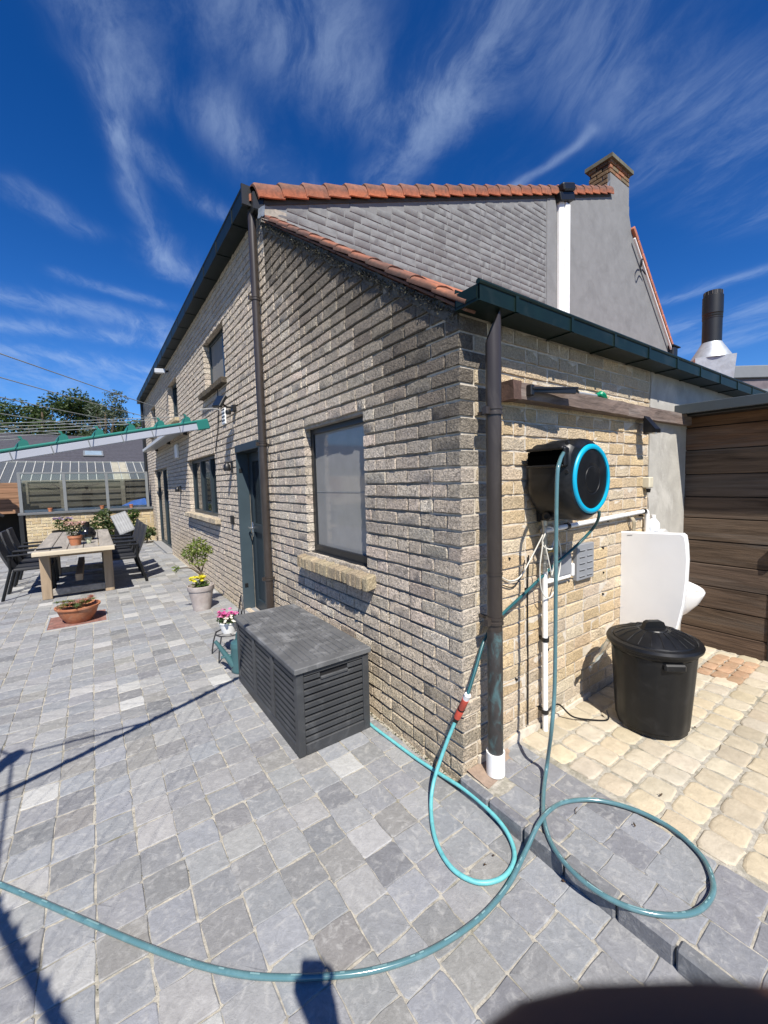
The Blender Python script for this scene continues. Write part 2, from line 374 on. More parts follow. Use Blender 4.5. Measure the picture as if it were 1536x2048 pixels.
def seen(x, y, z=0.0):
    d = Vector((x, y, z)) - CAM; zc = d.dot(CF)
    if zc < .3: return None
    px, py = 768 + FPX * d.dot(CR) / zc, 1024 + FPX * d.dot(CD) / zc
    return (px, py, zc) if -40 < px < 1576 and -40 < py < 2120 else None
ranked = []
for t in tiles:
    q = seen(t[0], t[1])
    if q: ranked.append((q[2], t))
    elif t[1] > 3: pass
ranked.sort(key=lambda r: r[0])
for _, (x, y, dz) in ranked[:300]:
    o = place('paving_tile', random.choice(TV), (x, y, dz), patio, rz=random.choice((0, 1, 2, 3)) * math.pi / 2 + ru(-.012, .012), col=bluestone(x, y)); o.rotation_euler.x = ru(-.008, .008)
far = MB(); chosen = set(id(t) for _, t in ranked[:300])
for t in tiles:
    if id(t) in chosen: continue
    x, y, dz = t; vs, fs = tile_mesh(.1465, .1465, h=.02, corner=.006) if y < 6 else ([(-.0733, -.0733, 0), (.0733, -.0733, 0), (.0733, .0733, 0), (-.0733, .0733, 0), (-.0733, -.0733, -.012), (.0733, -.0733, -.012), (.0733, .0733, -.012), (-.0733, .0733, -.012)], [(0, 1, 2, 3), (0, 4, 5, 1), (1, 5, 6, 2), (2, 6, 7, 3), (3, 7, 4, 0)])
    ca = math.cos(ru(-.012, .012)); far.add([(x + p[0], y + p[1], dz + p[2]) for p in vs], fs, bluestone(x, y))
far.build('paving_tiles', m_stone_a, patio, kind='stuff', attr=True)

jm = MB()                                              # moss, grit and sand lodged in the joints, thickest along the wall
def crumb(x, y, z, sz, cc):
    pts = [(x + ru(-sz, sz), y + ru(-sz, sz), z + ru(-.3, 1) * sz) for _ in range(4)]; jm.add(pts, [(0, 1, 2), (0, 2, 3), (0, 3, 1), (1, 3, 2)], jit(cc, .3))
for _ in range(1500):
    y = ru(-.02, 6); x = -.012 - abs(random.gauss(0, .012)); crumb(x, y, .001, ru(.003, .009), random.choice([(.05, .05, .03), (.20, .17, .12), (.30, .27, .20), (.035, .045, .02)]))
for _ in range(2600):
    c_ = int(ru(0, 17)); y = ru(-1.1, 3.2); x = -.021 - P0 * c_ + random.gauss(0, .0022)
    if rnd() < .4: y = round(y / P0) * P0
    if nz(x * 1.5, y * 1.5, 7) > -.05: crumb(x, y, -.001, ru(.0015, .0042), random.choice([(.30, .28, .22), (.22, .20, .15), (.07, .075, .04), (.12, .11, .08)]))
jm.build('joint_grit', material('grit', src='attr', rough=.95, var=.2), patio, kind='stuff', attr=True)
# raised terrace beside the short wall: kerb, three rows of blue stone, buff cobbles, a patch of brown cobbles
TZ = .072
bed = MB(); bed.box(-.028, 4.6, -3.2, -.004, -.05, TZ - .004)
terr = tag(bed.build('terrace', m_sand), kind='structure')
y = -.012
while y > -2.6:
    L = ru(.17, .21); k = MB(); k.cbox(-.046, .004, y - L + .007, y, -.04, TZ + .004, b=.007)
    o = k.build('kerb_stone', m_stone_o, terr); o.color = (*jit((.16, .164, .172), .12), 1); o.rotation_euler.z = ru(-.006, .006); y -= L
for c in range(3):
    y = -.008 - ru(0, .05); x = .008 + c * .1345 + .067
    while y > -2.4:
        if not (c == 0 and y > -.16): place('paving_tile', random.choice(TV), (x, y - P0 / 2, TZ + ru(-.002, .002)), terr, rz=random.choice((0, 1)) * math.pi + ru(-.012, .012), col=jit(random.choice([(.19, .194, .205), (.215, .22, .23), (.175, .178, .187)]), .1)).scale = (.905, 1.01, 1)
        y -= P0 + ru(0, .003)
def cobble(L, Wd):
    vs, fs = tile_mesh(L, Wd, h=.05, jt=.004, corner=.013); n = (len(vs) - 1) // 3
    vs = [(x * (.97 if i < n else 1), y_ * (.97 if i < n else 1), z - (.0022 if n <= i < 2 * n else 0)) for i, (x, y_, z) in enumerate(vs)]
    inner = [(vs[i][0] * .88, vs[i][1] * .88, vs[i][2] + .0012) for i in range(n)]; o = len(vs)   # a nearly flat top inside the worn rim
    fs = [f for f in fs if 3 * n not in f] + [(i, (i + 1) % n, o + (i + 1) % n, o + i) for i in range(n)] + [(3 * n, o + i, o + (i + 1) % n) for i in range(n)]
    vs = vs + inner; vs[3 * n] = (0, 0, .0016)
    return mesh_of('cobble', vs, fs, m_cob, ang=35)
CV = [cobble(.136, .128) for _ in range(14)]; BV = [cobble(.118, .082) for _ in range(6)]
y = -.01; row = 0
while y > -2.3:
    x = .418 + (row % 2) * 0 + ru(0, .05)
    if row % 2: x -= .0
    while x < 2.78:
        cxp, cyp = x + .065, y - .066
        if not (2.12 < cxp < 2.66 and -.58 < cyp < -.29) and cxp > .47 and (seen(cxp, cyp, TZ) or cxp < 1.6):
            o = place('cobble', random.choice(CV), (cxp, cyp, TZ + .002 + ru(-.004, .003)), terr, rz=random.choice((0, math.pi)) + ru(-.05, .05), col=jit(random.choice([(.43, .375, .28), (.46, .405, .31), (.43, .385, .305), (.45, .385, .275), (.39, .34, .255)]), .1))
            o.rotation_euler.x = ru(-.02, .02); o.rotation_euler.y = ru(-.02, .02)
        x += .140 + ru(-.006, .012)
    y -= .137; row += 1
y = -.30
while y > -.56:
    x = 2.13 + ru(0, .03)
    while x < 2.58:
        place('cobble', random.choice(BV), (x + .06, y - .045, TZ + .008 + ru(-.003, .003)), terr, rz=ru(-.04, .04), col=jit((.36, .235, .15), .14)); x += .126
    y -= .09

# ------------------------------------------------------------------ brickwork
BP, BH = .0785, .0690                                  # course pitch, brick height
def brick_verts(L, h, d, rough=.0040, edge_=.0028, b=.004, tilt=.0025, chip=.16):
    us = [0, b, L * ru(.4, .6), L - b, L]; zs = [0, b, h - b, h]; vs = []
    tl = ru(-tilt, tilt)
    for j, z in enumerate(zs):
        for i, u in enumerate(us):
            edge = i in (0, 4) or j in (0, 3)
            wv_ = (-edge_ + ru(-.0015, .0015)) if edge else ru(-rough, rough) + (.002 if j == 1 and chip else 0)
            if edge and rnd() < chip: wv_ -= ru(.002, .007)
            vs.append((u + ru(-.0022, .0022), -(wv_ + tl * (i / 2 - 1)), z + ru(-.0026, .0026) * (1 if chip > .1 else .3)))
    fs = [(j * 5 + i, j * 5 + i + 1, (j + 1) * 5 + i + 1, (j + 1) * 5 + i) for j in range(3) for i in range(4)]
    bd = [0, 1, 2, 3, 4, 9, 14, 19, 18, 17, 16, 15, 10, 5]; o = len(vs)
    vs += [(vs[k][0], d, vs[k][2]) for k in bd]; n = len(bd)
    fs += [(bd[i], o + i, o + (i + 1) % n, bd[(i + 1) % n]) for i in range(n)]
    return vs, fs
def mapW1(u, wv_, z): return (-wv_, u, z)
def course_runs(u0, u1, z, openings):
    iv = [(u0, u1)]
    for (a, b, c, d) in openings:
        if c < z + BH * .6 and z + BH * .4 < d:
            nv = []
            for (s0, s1) in iv:
                if b <= s0 or a >= s1: nv.append((s0, s1))
                else:
                    if a - s0 > .03: nv.append((s0, a))
                    if s1 - b > .03: nv.append((b, s1))
            iv = nv
    return iv
def lay(u0, u1, z0, z1, openings=(), top=None, first=None, SL=.196, HL=.093, J=.0105):
    """list of bricks (u, length, z, height) in a loose mixed bond"""
    out = []; k = 0; z = z0
    while z < z1 - .02:
        for ri, (a, b) in enumerate(course_runs(u0, u1, z, openings)):
            u = a; n = 0
            while u < b - .012:
                if n == 0: L = (SL, HL)[k % 2] if not (first and ri == 0 and a == u0) else first[k % 2]
                else: L = HL if rnd() < .16 else SL * ru(.985, 1.01)
                if u + L > b - .03: L = b - u
                elif b - (u + L + J) < .05: L = (b - u - J) * .5
                L = min(L, b - u); zt = top(u + L / 2) if top else 99
                if z + BH * .5 < zt: out.append((u, L, z, min(BH, zt - z)))
                u += L + J; n += 1
        z += BP; k += 1
    return out

# ---- the lean-to --------------------------------------------------
LX = 9.2; GY = 2.45                                    # lean-to width, gable plane of the main house
lean = thing('brick_lean_to', 'low beige brick lean-to with mossy sloping wall top and green box gutter', 'building')
def ztop(u): return 2.335 + u * .667
WIN = (.846, 1.745, .972, 1.985)
# side wall (plane x = 0)
core = MB()
def core_wall(mb, mp, u0, u1, z0, zflat, openings, t0, t1, e=.004):
    us = sorted({u0, u1, *[o[0] - e for o in openings], *[o[1] + e for o in openings]}); zs = sorted({z0, zflat, *[o[2] - e for o in openings], *[o[3] + e for o in openings]})
    us = [u for u in us if u0 <= u <= u1]; zs = [z for z in zs if z0 <= z <= zflat]
    for a, b in zip(us, us[1:]):
        for c, d in zip(zs, zs[1:]):
            um, zm = (a + b) / 2, (c + d) / 2
            if any(o[0] - e < um < o[1] + e and o[2] - e < zm < o[3] + e for o in openings): continue
            vs = [mp(u, w_, z) for z in (c, d) for w_ in (-t0, -t1) for u in (a, b)]
            mb.add(vs, [(0, 1, 3, 2), (4, 6, 7, 5), (0, 4, 5, 1), (2, 3, 7, 6), (0, 2, 6, 4), (1, 5, 7, 3)])
def strips(mb, mp, u0, u1, z0, z1, openings, w_, top=None, thick=.01):
    z = z0
    while z < z1 - .02:
        for (a, b) in course_runs(u0, u1, z, openings):
            a2, b2 = a, b
            if top:
                while b2 - a2 > .05 and top(b2) < z + BH: b2 -= .03
                while b2 - a2 > .05 and top(a2) < z + BH: a2 += .03
            vs = [mp(u, q, zz_) for zz_ in (z + .004, z + BH - .004) for q in (-w_, -w_ - thick) for u in (a2 + .004, b2 - .004)]
            mb.add(vs, [(0, 1, 3, 2), (4, 6, 7, 5), (0, 4, 5, 1), (2, 3, 7, 6), (0, 2, 6, 4), (1, 5, 7, 3)])
        z += BP
core_wall(core, mapW1, .02, GY, -.05, 2.30, [WIN], .0155, .24)
core.prism([(.03, 2.30), (GY, 2.30), (GY, ztop(GY) - .02), (.03, ztop(.03) - .02)], lambda u, z, w_: (w_, u, z), .0155, .24)
strips(core, mapW1, .10, GY, -.03, 3.99, [WIN], .0075, lambda u: ztop(u) - .02)
side = core.build('side_wall', m_mortar_dark, lean)
def col_w1(u, z, mossy=True):
    gy, yl, dk, pk = (.575, .50, .41), (.60, .50, .36), (.14, .122, .10), (.585, .495, .41)
    c = lerp(random.choice([gy, gy, pk, (.52, .455, .38), (.62, .55, .46)]), yl, (.75 - z) / .9 + .35 * nz(u * .9, z * .9) + .05)
    if mossy:
        dv = (ztop(u) - z) * .83
        k = max(0, 1.0 - dv / .9) * 1.25 + max(0, .6 - u * .8) * max(0, 1 - abs(z - 1.75) / 1.0) * .75 + .4 * nz(u * 2.1, z * 2.1, 3) + .18 * nz(u * 6, z * 6) + ru(-.08, .08)
        c = lerp(c, dk, min(.93, max(0, k)))
    return jit(c, .10)
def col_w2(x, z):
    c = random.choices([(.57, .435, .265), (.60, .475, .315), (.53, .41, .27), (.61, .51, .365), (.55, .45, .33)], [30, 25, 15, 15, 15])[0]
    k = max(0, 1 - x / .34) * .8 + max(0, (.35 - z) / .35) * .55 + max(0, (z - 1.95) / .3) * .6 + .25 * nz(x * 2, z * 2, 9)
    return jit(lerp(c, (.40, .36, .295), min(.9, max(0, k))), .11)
SLOT = {}
def proto(L, h, d, mt_=None):
    """shared brick meshes, one small set per size"""
    key = (round(L, 3), round(h, 3), d, mt_); lst = SLOT.setdefault(key, [])
    if len(lst) < 10:
        vs, fs = brick_verts(L, h, d); lst.append(mesh_of('brick', vs, fs, mt_ or m_brick_o, ang=28)); return lst[-1]
    return random.choice(lst)
cand = []                                              # (screen size, builder args)
W1b = lay(.0, GY - .004, -.03, 4.0, [WIN], lambda u: ztop(u) - .015, first=(.196, .093))
for (u, L, z, h) in W1b:
    d = .06; h -= .0042
    if u < .001: d = (.093, .196)[L < .12]
    if WIN[2] - .1 < z < WIN[3] and (abs(u + L - WIN[0]) < .01 or abs(u - WIN[1]) < .01): d = .10
    cand.append(('side', u, L, z, h, d, col_w1(u + L / 2, z)))
W2END = 2.035
k = 0; z = -.03
w2f = lay(.0, W2END, -.03, 2.33, [])
rows = {}
for b in w2f: rows.setdefault(round((b[2] + .03) / BP), []).append(b)
for kk in rows:                                        # leave room for the corner bricks of the side wall
    st = (.093, .196)[kk % 2] + .0105; u = st; z = -.03 + kk * BP; n = 0
    if z < TZ - .06: continue
    while u < W2END - .02:
        L = (.093 if rnd() < .18 else .196 * ru(.985, 1.01)) if n else (.196, .093)[kk % 2] * ru(.9, 1.0)
        if u + L > W2END - .05: L = W2END + ru(-.02, .012) - u
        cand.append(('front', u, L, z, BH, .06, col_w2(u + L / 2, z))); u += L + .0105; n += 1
core = MB(); mapW2 = lambda u, w_, z: (u, -w_, z)
core.box(.01, LX, .0055, .24, -.05, 2.36); strips(core, mapW2, .10, W2END - .03, -.03, 2.34, [], .002, thick=.008)
front = core.build('front_wall', m_mortar, lean)
def rank(c):
    p = Vector((0, c[1] + c[2] / 2, c[3])) if c[0] == 'side' else Vector((c[1] + c[2] / 2, 0, c[3]))
    d = p - CAM; q = seen(*p); n = Vector((-1, 0, 0)) if c[0] == 'side' else Vector((0, -1, 0))
    return -(c[2] * c[4] * max(0, -(d.normalized().dot(n))) / (p - CAM).length_squared) if q else 0
cand.sort(key=rank); mass = {'side': MB(), 'front': MB()}
def put_brick(c, parent, one):
    wall, u, L, z, h, d, colr = c
    if one:
        me = proto(L, h, d, m_rough_o if wall in ('side', 'long') else None)
        if wall in ('side', 'long'): place('brick', me, (0, u + L, z), parent, rz=-math.pi / 2, col=colr)
        else: place('brick', me, (u, 0, z), parent, col=colr)
    else:
        vs, fs = brick_verts(L, h, d); mb = mass[wall]
        if wall in ('side', 'long'): mb.add([(p[1], u + L - p[0], z + p[2]) for p in vs], fs, colr)
        else: mb.add([(u + p[0], p[1], z + p[2]) for p in vs], fs, colr)
for i, c in enumerate(cand): put_brick(c, side if c[0] == 'side' else front, i < 300)
mass['side'].build('brickwork', m_rough_a, side, kind='stuff', attr=True, smooth=True, angle=28)
mass['front'].build('brickwork', m_brick_a, front, kind='stuff', attr=True, smooth=True, angle=28)
# cement render at the end of the front wall, following the ragged end of the bricks
rp = MB(); n = 26
pl_ = [(W2END + .006 + .018 * nz(i * .9, 2.2), TZ + i * (2.33 - TZ) / n) for i in range(n + 1)] + [(LX, 2.33), (LX, TZ)]
rp.prism(pl_, lambda u, z, y_: (u, y_, z), -.006, .02); rp.build('cement_render', m_render, lean)
# grey cement smears along the foot of the front wall
rp = MB(); rp.prism([(.10, TZ - .01), (.60, TZ - .01), (1.2, TZ - .01), (1.2, TZ + .03), (.9, TZ + .018), (.62, TZ + .03), (.45, TZ + .05), (.3, TZ + .035), (.10, TZ + .05)], lambda u, z, y_: (u, y_, z), -.014, .0); rp.build('mortar_fillet', m_mortar, lean)
rp = MB(); vs = []
for i in range(12):
    for j in range(6):
        x = .012 + i * .028; yv = -.006 - j * .028 * (1 - .35 * i / 11); vs.append((x, yv, TZ + .012 - j * .0025 - i * .0006 + .004 * nz(x * 30, yv * 30)))
rp.add(vs, [(i * 6 + j, i * 6 + j + 1, (i + 1) * 6 + j + 1, (i + 1) * 6 + j) for i in range(11) for j in range(5)]); rp.build('mortar_patch', material('brown_mortar', (.27, .20, .15), .95, var=.25, vscale=25, bump=.5, bscale=70), terr, smooth=True)

# window of the lean-to: frame, insect screen over dark glass, brick sill
win = D.objects.new('window', None); COL.objects.link(win); win.parent = lean
a, b, c, d = WIN; fx = .062
f = MB(); f.cbox(fx, fx + .06, a - .006, a + .045, c - .006, d + .006, .003); f.cbox(fx, fx + .06, b - .045, b + .006, c - .006, d + .006, .003)
f.cbox(fx - .002, fx + .06, a + .045, b - .045, c - .006, c + .07, .003); f.cbox(fx, fx + .06, a + .045, b - .045, d - .04, d + .006, .003); f.cbox(fx - .03, fx + .04, a, b, c - .02, c + .012, .003)
f.build('frame', material('black_frame', (.012, .013, .014), .4, var=.1), win)
f = MB(); f.box(fx + .016, fx + .022, a + .045, b - .045, 1.475, 1.481); f.build('screen_bar', material('screen_bar_grey', (.20, .21, .21), .5), win)
pn = MB(); pn.add([(fx + .05, a + .04, c + .06), (fx + .05, b - .04, c + .06), (fx + .05, b - .04, d - .035), (fx + .05, a + .04, d - .035)], [(0, 1, 2, 3)]); pn.build('pane', glass_mat('clear_pane', (.7, .74, .74), .02, .06), win)
def screen_mat():
    m = D.materials.new('insect_screen'); m.use_nodes = True; t = NT(m.node_tree); t.n.clear()
    pos = t.node('ShaderNodeNewGeometry').outputs['Position']
    df = t.node('ShaderNodeBsdfDiffuse'); t.set(df.inputs[0], t.mix(t.ramp(t.noise(pos, 9, 5), .3, .7), (.31, .31, .30), (.34, .34, .33)))
    tr = t.node('ShaderNodeBsdfTransparent'); mx = t.node('ShaderNodeMixShader'); mx.inputs[0].default_value = .66
    t.set(mx.inputs[1], tr.outputs[0]); t.set(mx.inputs[2], df.outputs[0]); o = t.node('ShaderNodeOutputMaterial'); t.set(o.inputs[0], mx.outputs[0]); return m
sc = MB(); sc.add([(fx + .018, a + .04, c + .065), (fx + .018, b - .04, c + .065), (fx + .018, b - .04, d - .035), (fx + .018, a + .04, d - .035)], [(0, 1, 2, 3)]); sc.build('insect_screen', screen_mat(), win)
cu = MB(); vs = []
for i in range(41):
    yv = a + .02 + (b - a - .04) * i / 40; dx = .022 * math.sin(i * 1.35) + .01 * math.sin(i * .6)
    for z in (c + .03, 1.5, d): vs.append((fx + .098 + dx * (1.3 - .4 * (z > 1.4)), yv, z))
cu.add(vs, [(i * 3 + j, i * 3 + j + 1, (i + 1) * 3 + j + 1, (i + 1) * 3 + j) for i in list(range(0, 9)) + list(range(24, 40)) for j in range(2)] + [(i * 3 + 1, i * 3 + 2, (i + 1) * 3 + 2, (i + 1) * 3 + 1) for i in range(9, 24)])
cu.build('curtain', material('net_curtain', (.72, .72, .70), .9, var=.08), win, smooth=True)
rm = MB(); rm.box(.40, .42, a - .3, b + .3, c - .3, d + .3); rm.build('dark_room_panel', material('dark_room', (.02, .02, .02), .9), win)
ob = MB(); ob.lathe([(.001, 0), (.04, 0), (.045, .05), (.035, .12), (.018, .17), (.02, .22)], 12, (fx + .105, 1.33, c + .02)); ob.build('vase', m_porc, win)
sill = MB(); sill.box(.004, .10, a + .004, b - .004, c - .11, c - .02); sl = sill.build('window_sill', m_mortar_dark, lean)
yv = .752
for i in range(16):
    vs, fs = brick_verts(.066, .062, .0); Wd = .0655
    k = MB(); hh = .0; b_ = MB()
    xa, xb, za, zb = -.072 + ru(-.004, .004), .07, c - .118 + ru(-.003, .003), c - .030 + ru(-.003, .003)
    k.cbox(xa, xb, yv, yv + Wd - .008, za, zb, .006); vs2 = []
    for p in k.v:
        t = (p[0] - xa) / (xb - xa); vs2.append((p[0] + ru(-.003, .003), p[1] + ru(-.003, .003), p[2] + t * .028 + ru(-.003, .003)))
    k.v = vs2; o = k.build('sill_brick', m_brick_o, sl); o.color = (*jit((.37, .305, .21), .16), 1); yv += Wd + ru(.0, .0035)

# lean-to roof: deck, clay verge tiles, moss
rf = MB(); rf.prism([(.01, 2.33), (GY - .003, 2.25 + (GY + .1) * .66), (GY - .003, 2.30 + (GY + .1) * .66), (.01, 2.375)], lambda u, z, x: (x, u, z), .02, LX)
roof = rf.build('roof', m_orange, lean, attr=True)
for i in range(len(roof.data.vertices)): roof.data.color_attributes['Col'].data[i].color = (.33, .115, .06, 1)
sl_ang = math.atan(.667); su = Vector((0, math.cos(sl_ang), math.sin(sl_ang))); sn = Vector((0, -math.sin(sl_ang), math.cos(sl_ang)))
NT_ = 13; step = 2.95 / NT_
for i in range(NT_):
    base = Vector((0, -.075, 2.335)) + su * (i * step); k = MB(); L = step * 1.12; nseg = 7
    orange = jit(random.choice([(.38, .125, .06), (.30, .11, .06), (.26, .10, .06)]), .14); dark = jit((.085, .052, .04), .2)
    if i < 1: orange = (.50, .17, .075)
    pts = []
    prof = [(-.036, -.020), (-.038, -.006), (-.031, .006), (-.012, .013), (.02, .016), (.06, .011), (.09, .003), (.16, -.002)]
    for (t, lift) in ((0, .010), (.5, .005), (1, .0)):
        for j, (px_, h) in enumerate(prof):
            p = base + su * (t * L) + sn * (h + lift + ru(-.0015, .0015)) + Vector((px_ + ru(-.0015, .0015), 0, 0)); pts.append((p, lerp(orange, dark, .85 if j in (0, 1) else (.15 + .65 * rnd()))))
    n = len(prof); o0 = len(k.v)
    for p, cc in pts: k.v.append(tuple(p)); k.c.append(cc)
    k.f += [(r * n + j, r * n + j + 1, (r + 1) * n + j + 1, (r + 1) * n + j) for r in range(2) for j in range(n - 1)]
    inn = [tuple(Vector(p[0]) - sn * .016 + Vector((.010 if j < 2 else 0, 0, 0))) for j, p in enumerate(pts[:n])]
    o1 = len(k.v); k.v += inn; k.c += [dark] * n; k.f += [(j, o1 + j, o1 + j + 1, j + 1) for j in range(n - 1)]
    k.build('verge_tile', m_orange, roof, smooth=True, attr=True, angle=60)
    bt = MB(); bt.cbox(-.022, .05, 0, L * .96, -.014, .0, .003, M=Matrix.Translation(base - sn * .022) @ Matrix.Rotation(sl_ang, 4, 'X')); o = bt.build('under_tile', m_orange, roof, attr=True)
    for q in o.data.color_attributes['Col'].data: q.color = (*jit((.13, .065, .045), .1), 1)
ms = MB()
for _ in range(2600):
    t = rnd(); u = t * GY; p = Vector((-.012 + ru(-.012, .012), u, ztop(u) - .012 - abs(random.gauss(0, .022)) - (.03 * rnd() if .2 < t < .75 else 0))); s_ = ru(.004, .013)
    cc = random.choice([(.022, .020, .017), (.032, .029, .024), (.045, .04, .03), (.02, .022, .014), (.07, .065, .04)]); pts = [p + Vector((ru(-s_, s_) * .7, ru(-s_, s_), ru(-s_, s_))) for _ in range(4)]
    ms.add(pts, [(0, 1, 2), (0, 2, 3), (0, 3, 1), (1, 3, 2)], jit(cc, .3))
ms.build('moss', material('moss_mat', src='attr', rough=.95, var=.3, vscale=40), lean, kind='stuff', attr=True)
mt = MB(); vs = []
for i in range(61):
    u = GY * i / 60
    for j, dz in enumerate((0, -.03, -.075)): vs.append((-.006 - .006 * (j == 1) - .004 * nz(u * 14, j), u, ztop(u) - .004 + dz * (1 + .6 * nz(u * 9, 5 + j))))
mt.add(vs, [(i * 3 + j, i * 3 + j + 1, (i + 1) * 3 + j + 1, (i + 1) * 3 + j) for i in range(60) for j in range(2)])
mt.build('verge_mortar', material('sooty_mortar', (.085, .08, .068), .95, var=.5, vscale=22, bump=.9, bscale=50, bdist=.008, stain=(.22, .21, .18), sscale=15, samt=.5), lean, smooth=True)
fl = MB(); vs = []
for i in range(8):
    for j in range(5): vs.append((-.040 + .008 * nz(i, j, 1) - .006 * (j > 2), 2.27 + .17 * i / 7, 4.055 - .022 * j - .05 * (1 - i / 7) + .012 * nz(i * 1.3, j * 1.1)))
fl.add(vs, [(i * 5 + j, i * 5 + j + 1, (i + 1) * 5 + j + 1, (i + 1) * 5 + j) for i in range(7) for j in range(4)]); fl.build('lead_flashing', m_zinc, lean, smooth=True)

def gutter(name, parent, mp, a, b, w0, w1, z0, z1, step_, mat):
    """box gutter: mp(run, out, z); open top, folded front edge, brackets as sub-parts"""
    t = .004; k = MB()
    def bx(ra, rb, oa, ob_, za, zb): 
        vs = [mp(r, o, z) for z in (za, zb) for o in (oa, ob_) for r in (ra, rb)]; k.add(vs, [(0, 2, 3, 1), (4, 5, 7, 6), (0, 1, 5, 4), (2, 6, 7, 3), (0, 4, 6, 2), (1, 3, 7, 5)])
    bx(a, b, w0, w1, z0, z0 + t); bx(a, b, w1 - t, w1, z0 + t, z1); bx(a, b, w0, w0 + t, z0 + t, z1 + .02); bx(a, a + t, w0, w1, z0 + t, z1 - .004); bx(b - t, b, w0, w1, z0 + t, z1 - .004)
    pr_ = [(w1 - .004 + .012 * math.cos(q * math.pi / 4), z1 + .004 + .012 * math.sin(q * math.pi / 4)) for q in range(8)]
    k.prism(pr_, lambda o, z, r: mp(r, o, z), a - .002, b)
    bx(a - .003, a, w0 + .01, w1 - .012, z0 + .012, z1 - .012)
    gt = k.build(name, mat, parent); r = a + step_ * .55
    while r < b:
        k = MB(); 
        def by(ra, rb, oa, ob_, za, zb):
            vs = [mp(q, o, z) for z in (za, zb) for o in (oa, ob_) for q in (ra, rb)]; k.add(vs, [(0, 2, 3, 1), (4, 5, 7, 6), (0, 1, 5, 4), (2, 6, 7, 3), (0, 4, 6, 2), (1, 3, 7, 5)])
        by(r - .011, r + .011, w1 + .001, w1 + .006, z0 - .006, z1); by(r - .011, r + .011, w0, w1 + .006, z0 - .0065, z0 - .001)
        k.build('gutter_bracket', mat, gt); r += step_
    return gt
gutter('gutter', lean, lambda r, o, z: (r, -o, z), -.032, LX, .006, .150, 2.318, 2.392, .47, m_green_gut)
def downpipe(name, parent, x, y, r, z0, z1, mat, clamps, cut=True, side_=None):
    n = 20; k = MB(); vs = []; zs = [z0, (z0 + z1) / 2, z1]
    for i, z in enumerate(zs):
        for q in range(n):
            a_ = 2 * math.pi * q / n; dz = (.085 * math.cos(a_ - side_) if (cut and i == 2 and side_ is not None) else 0); vs.append((x + r * math.cos(a_), y + r * math.sin(a_), z + dz))
    k.add(vs, [(i * n + q, i * n + (q + 1) % n, (i + 1) * n + (q + 1) % n, (i + 1) * n + q) for i in range(2) for q in range(n)])
    k.lathe([(r + .0025, z1 * .48), (r + .0025, z1 * .48 + .012)], n, (x, y, 0))
    o = k.build(name, mat, parent, smooth=True, angle=50)
    for zc in clamps:
        k = MB(); k.lathe([(r + .001, -.018), (r + .006, -.018), (r + .006, -.006), (r + .003, -.004), (r + .003, .004), (r + .006, .006), (r + .006, .018), (r + .001, .018)], n, (x, y, zc)); 
        k.box(x - r - .03, x - r - .001, y - .012, y + .012, zc - .016, zc + .016) if abs(x) > .03 else None
        if y < -.02: k.box(x - .008, x + .008, y + r, .004, zc - .008, zc + .008)
        else: k.box(x + r, .012, y - .008, y + .008, zc - .008, zc + .008)
        k.build('pipe_clamp', mat, o, smooth=True, angle=40)
    return o
dp2x, dp2y = .122, -.098
dp = downpipe('downpipe', lean, dp2x, dp2y, .036, TZ + .11, 2.262, m_brown_pipe, (1.865, .862), side_=math.radians(-35))
k = MB(); k.lathe([(.0372, 0), (.0372, .66)], 20, (dp2x, dp2y, TZ + .08))
ptc = material('copper_patina', (.034, .030, .028), .5, var=.5, vscale=22, stain=(.075, .16, .17), sscale=20, samt=.7, aniso=(1, 1, .45)); k.build('patina_sleeve', ptc, dp, smooth=True)
k = MB(); k.lathe([(.0385, .115), (.046, .115), (.046, 0.0), (.0385, 0)], 24, (dp2x, dp2y, TZ + .004)); k.build('pipe_socket', m_white, dp, smooth=True)

# ---- the main house -----------------------------------------------
house = thing('main_house', 'tall beige brick house with orange verge tiles and grey painted gable', 'building')
Y1 = 13.15; HT = 4.10
DOOR = (2.83, 3.64, .03, 1.985); W3 = (4.70, 6.72, 1.09, 2.01); PAT = (9.25, 11.6, .03, 2.03); U1 = (3.96, 5.06, 2.885, 3.60); U2 = (7.34, 8.37, 2.88, 3.66); U3 = (10.55, 11.5, 2.95, 3.66)
OPS = [DOOR, W3, PAT, U1, U2, U3]
core = MB(); core_wall(core, mapW1, GY, Y1, -.05, HT + .02, OPS, .0155, .24); strips(core, mapW1, GY + .002, Y1, -.03, HT, OPS, .0065)
core.box(.0, .24, Y1 + .002, Y1 + .02, -.05, HT)
longw = core.build('long_wall', m_mortar_dark, house)
mass['long'] = MB(); cand = []
for (u, L, z, h) in lay(GY + .004, Y1, -.03, HT, OPS):
    d = .06; h -= .0042
    for o in OPS:
        if o[2] - .1 < z < o[3] and (abs(u + L - o[0]) < .01 or abs(u - o[1]) < .01): d = .10
    cand.append(('long', u, L, z, h, d, lerp(col_w1(u + L / 2, z, False), (.585, .51, .425), .4)))
def rank(c):
    p = Vector((0, c[1] + c[2] / 2, c[3])); q = seen(*p); d = p - CAM
    return -(c[2] * c[4] * max(0, d.normalized().x) / d.length_squared) if q else 0
cand.sort(key=rank)
for i, c in enumerate(cand): put_brick(c, longw, i < 300)
mass['long'].build('brickwork', m_rough_a, longw, kind='stuff', attr=True)

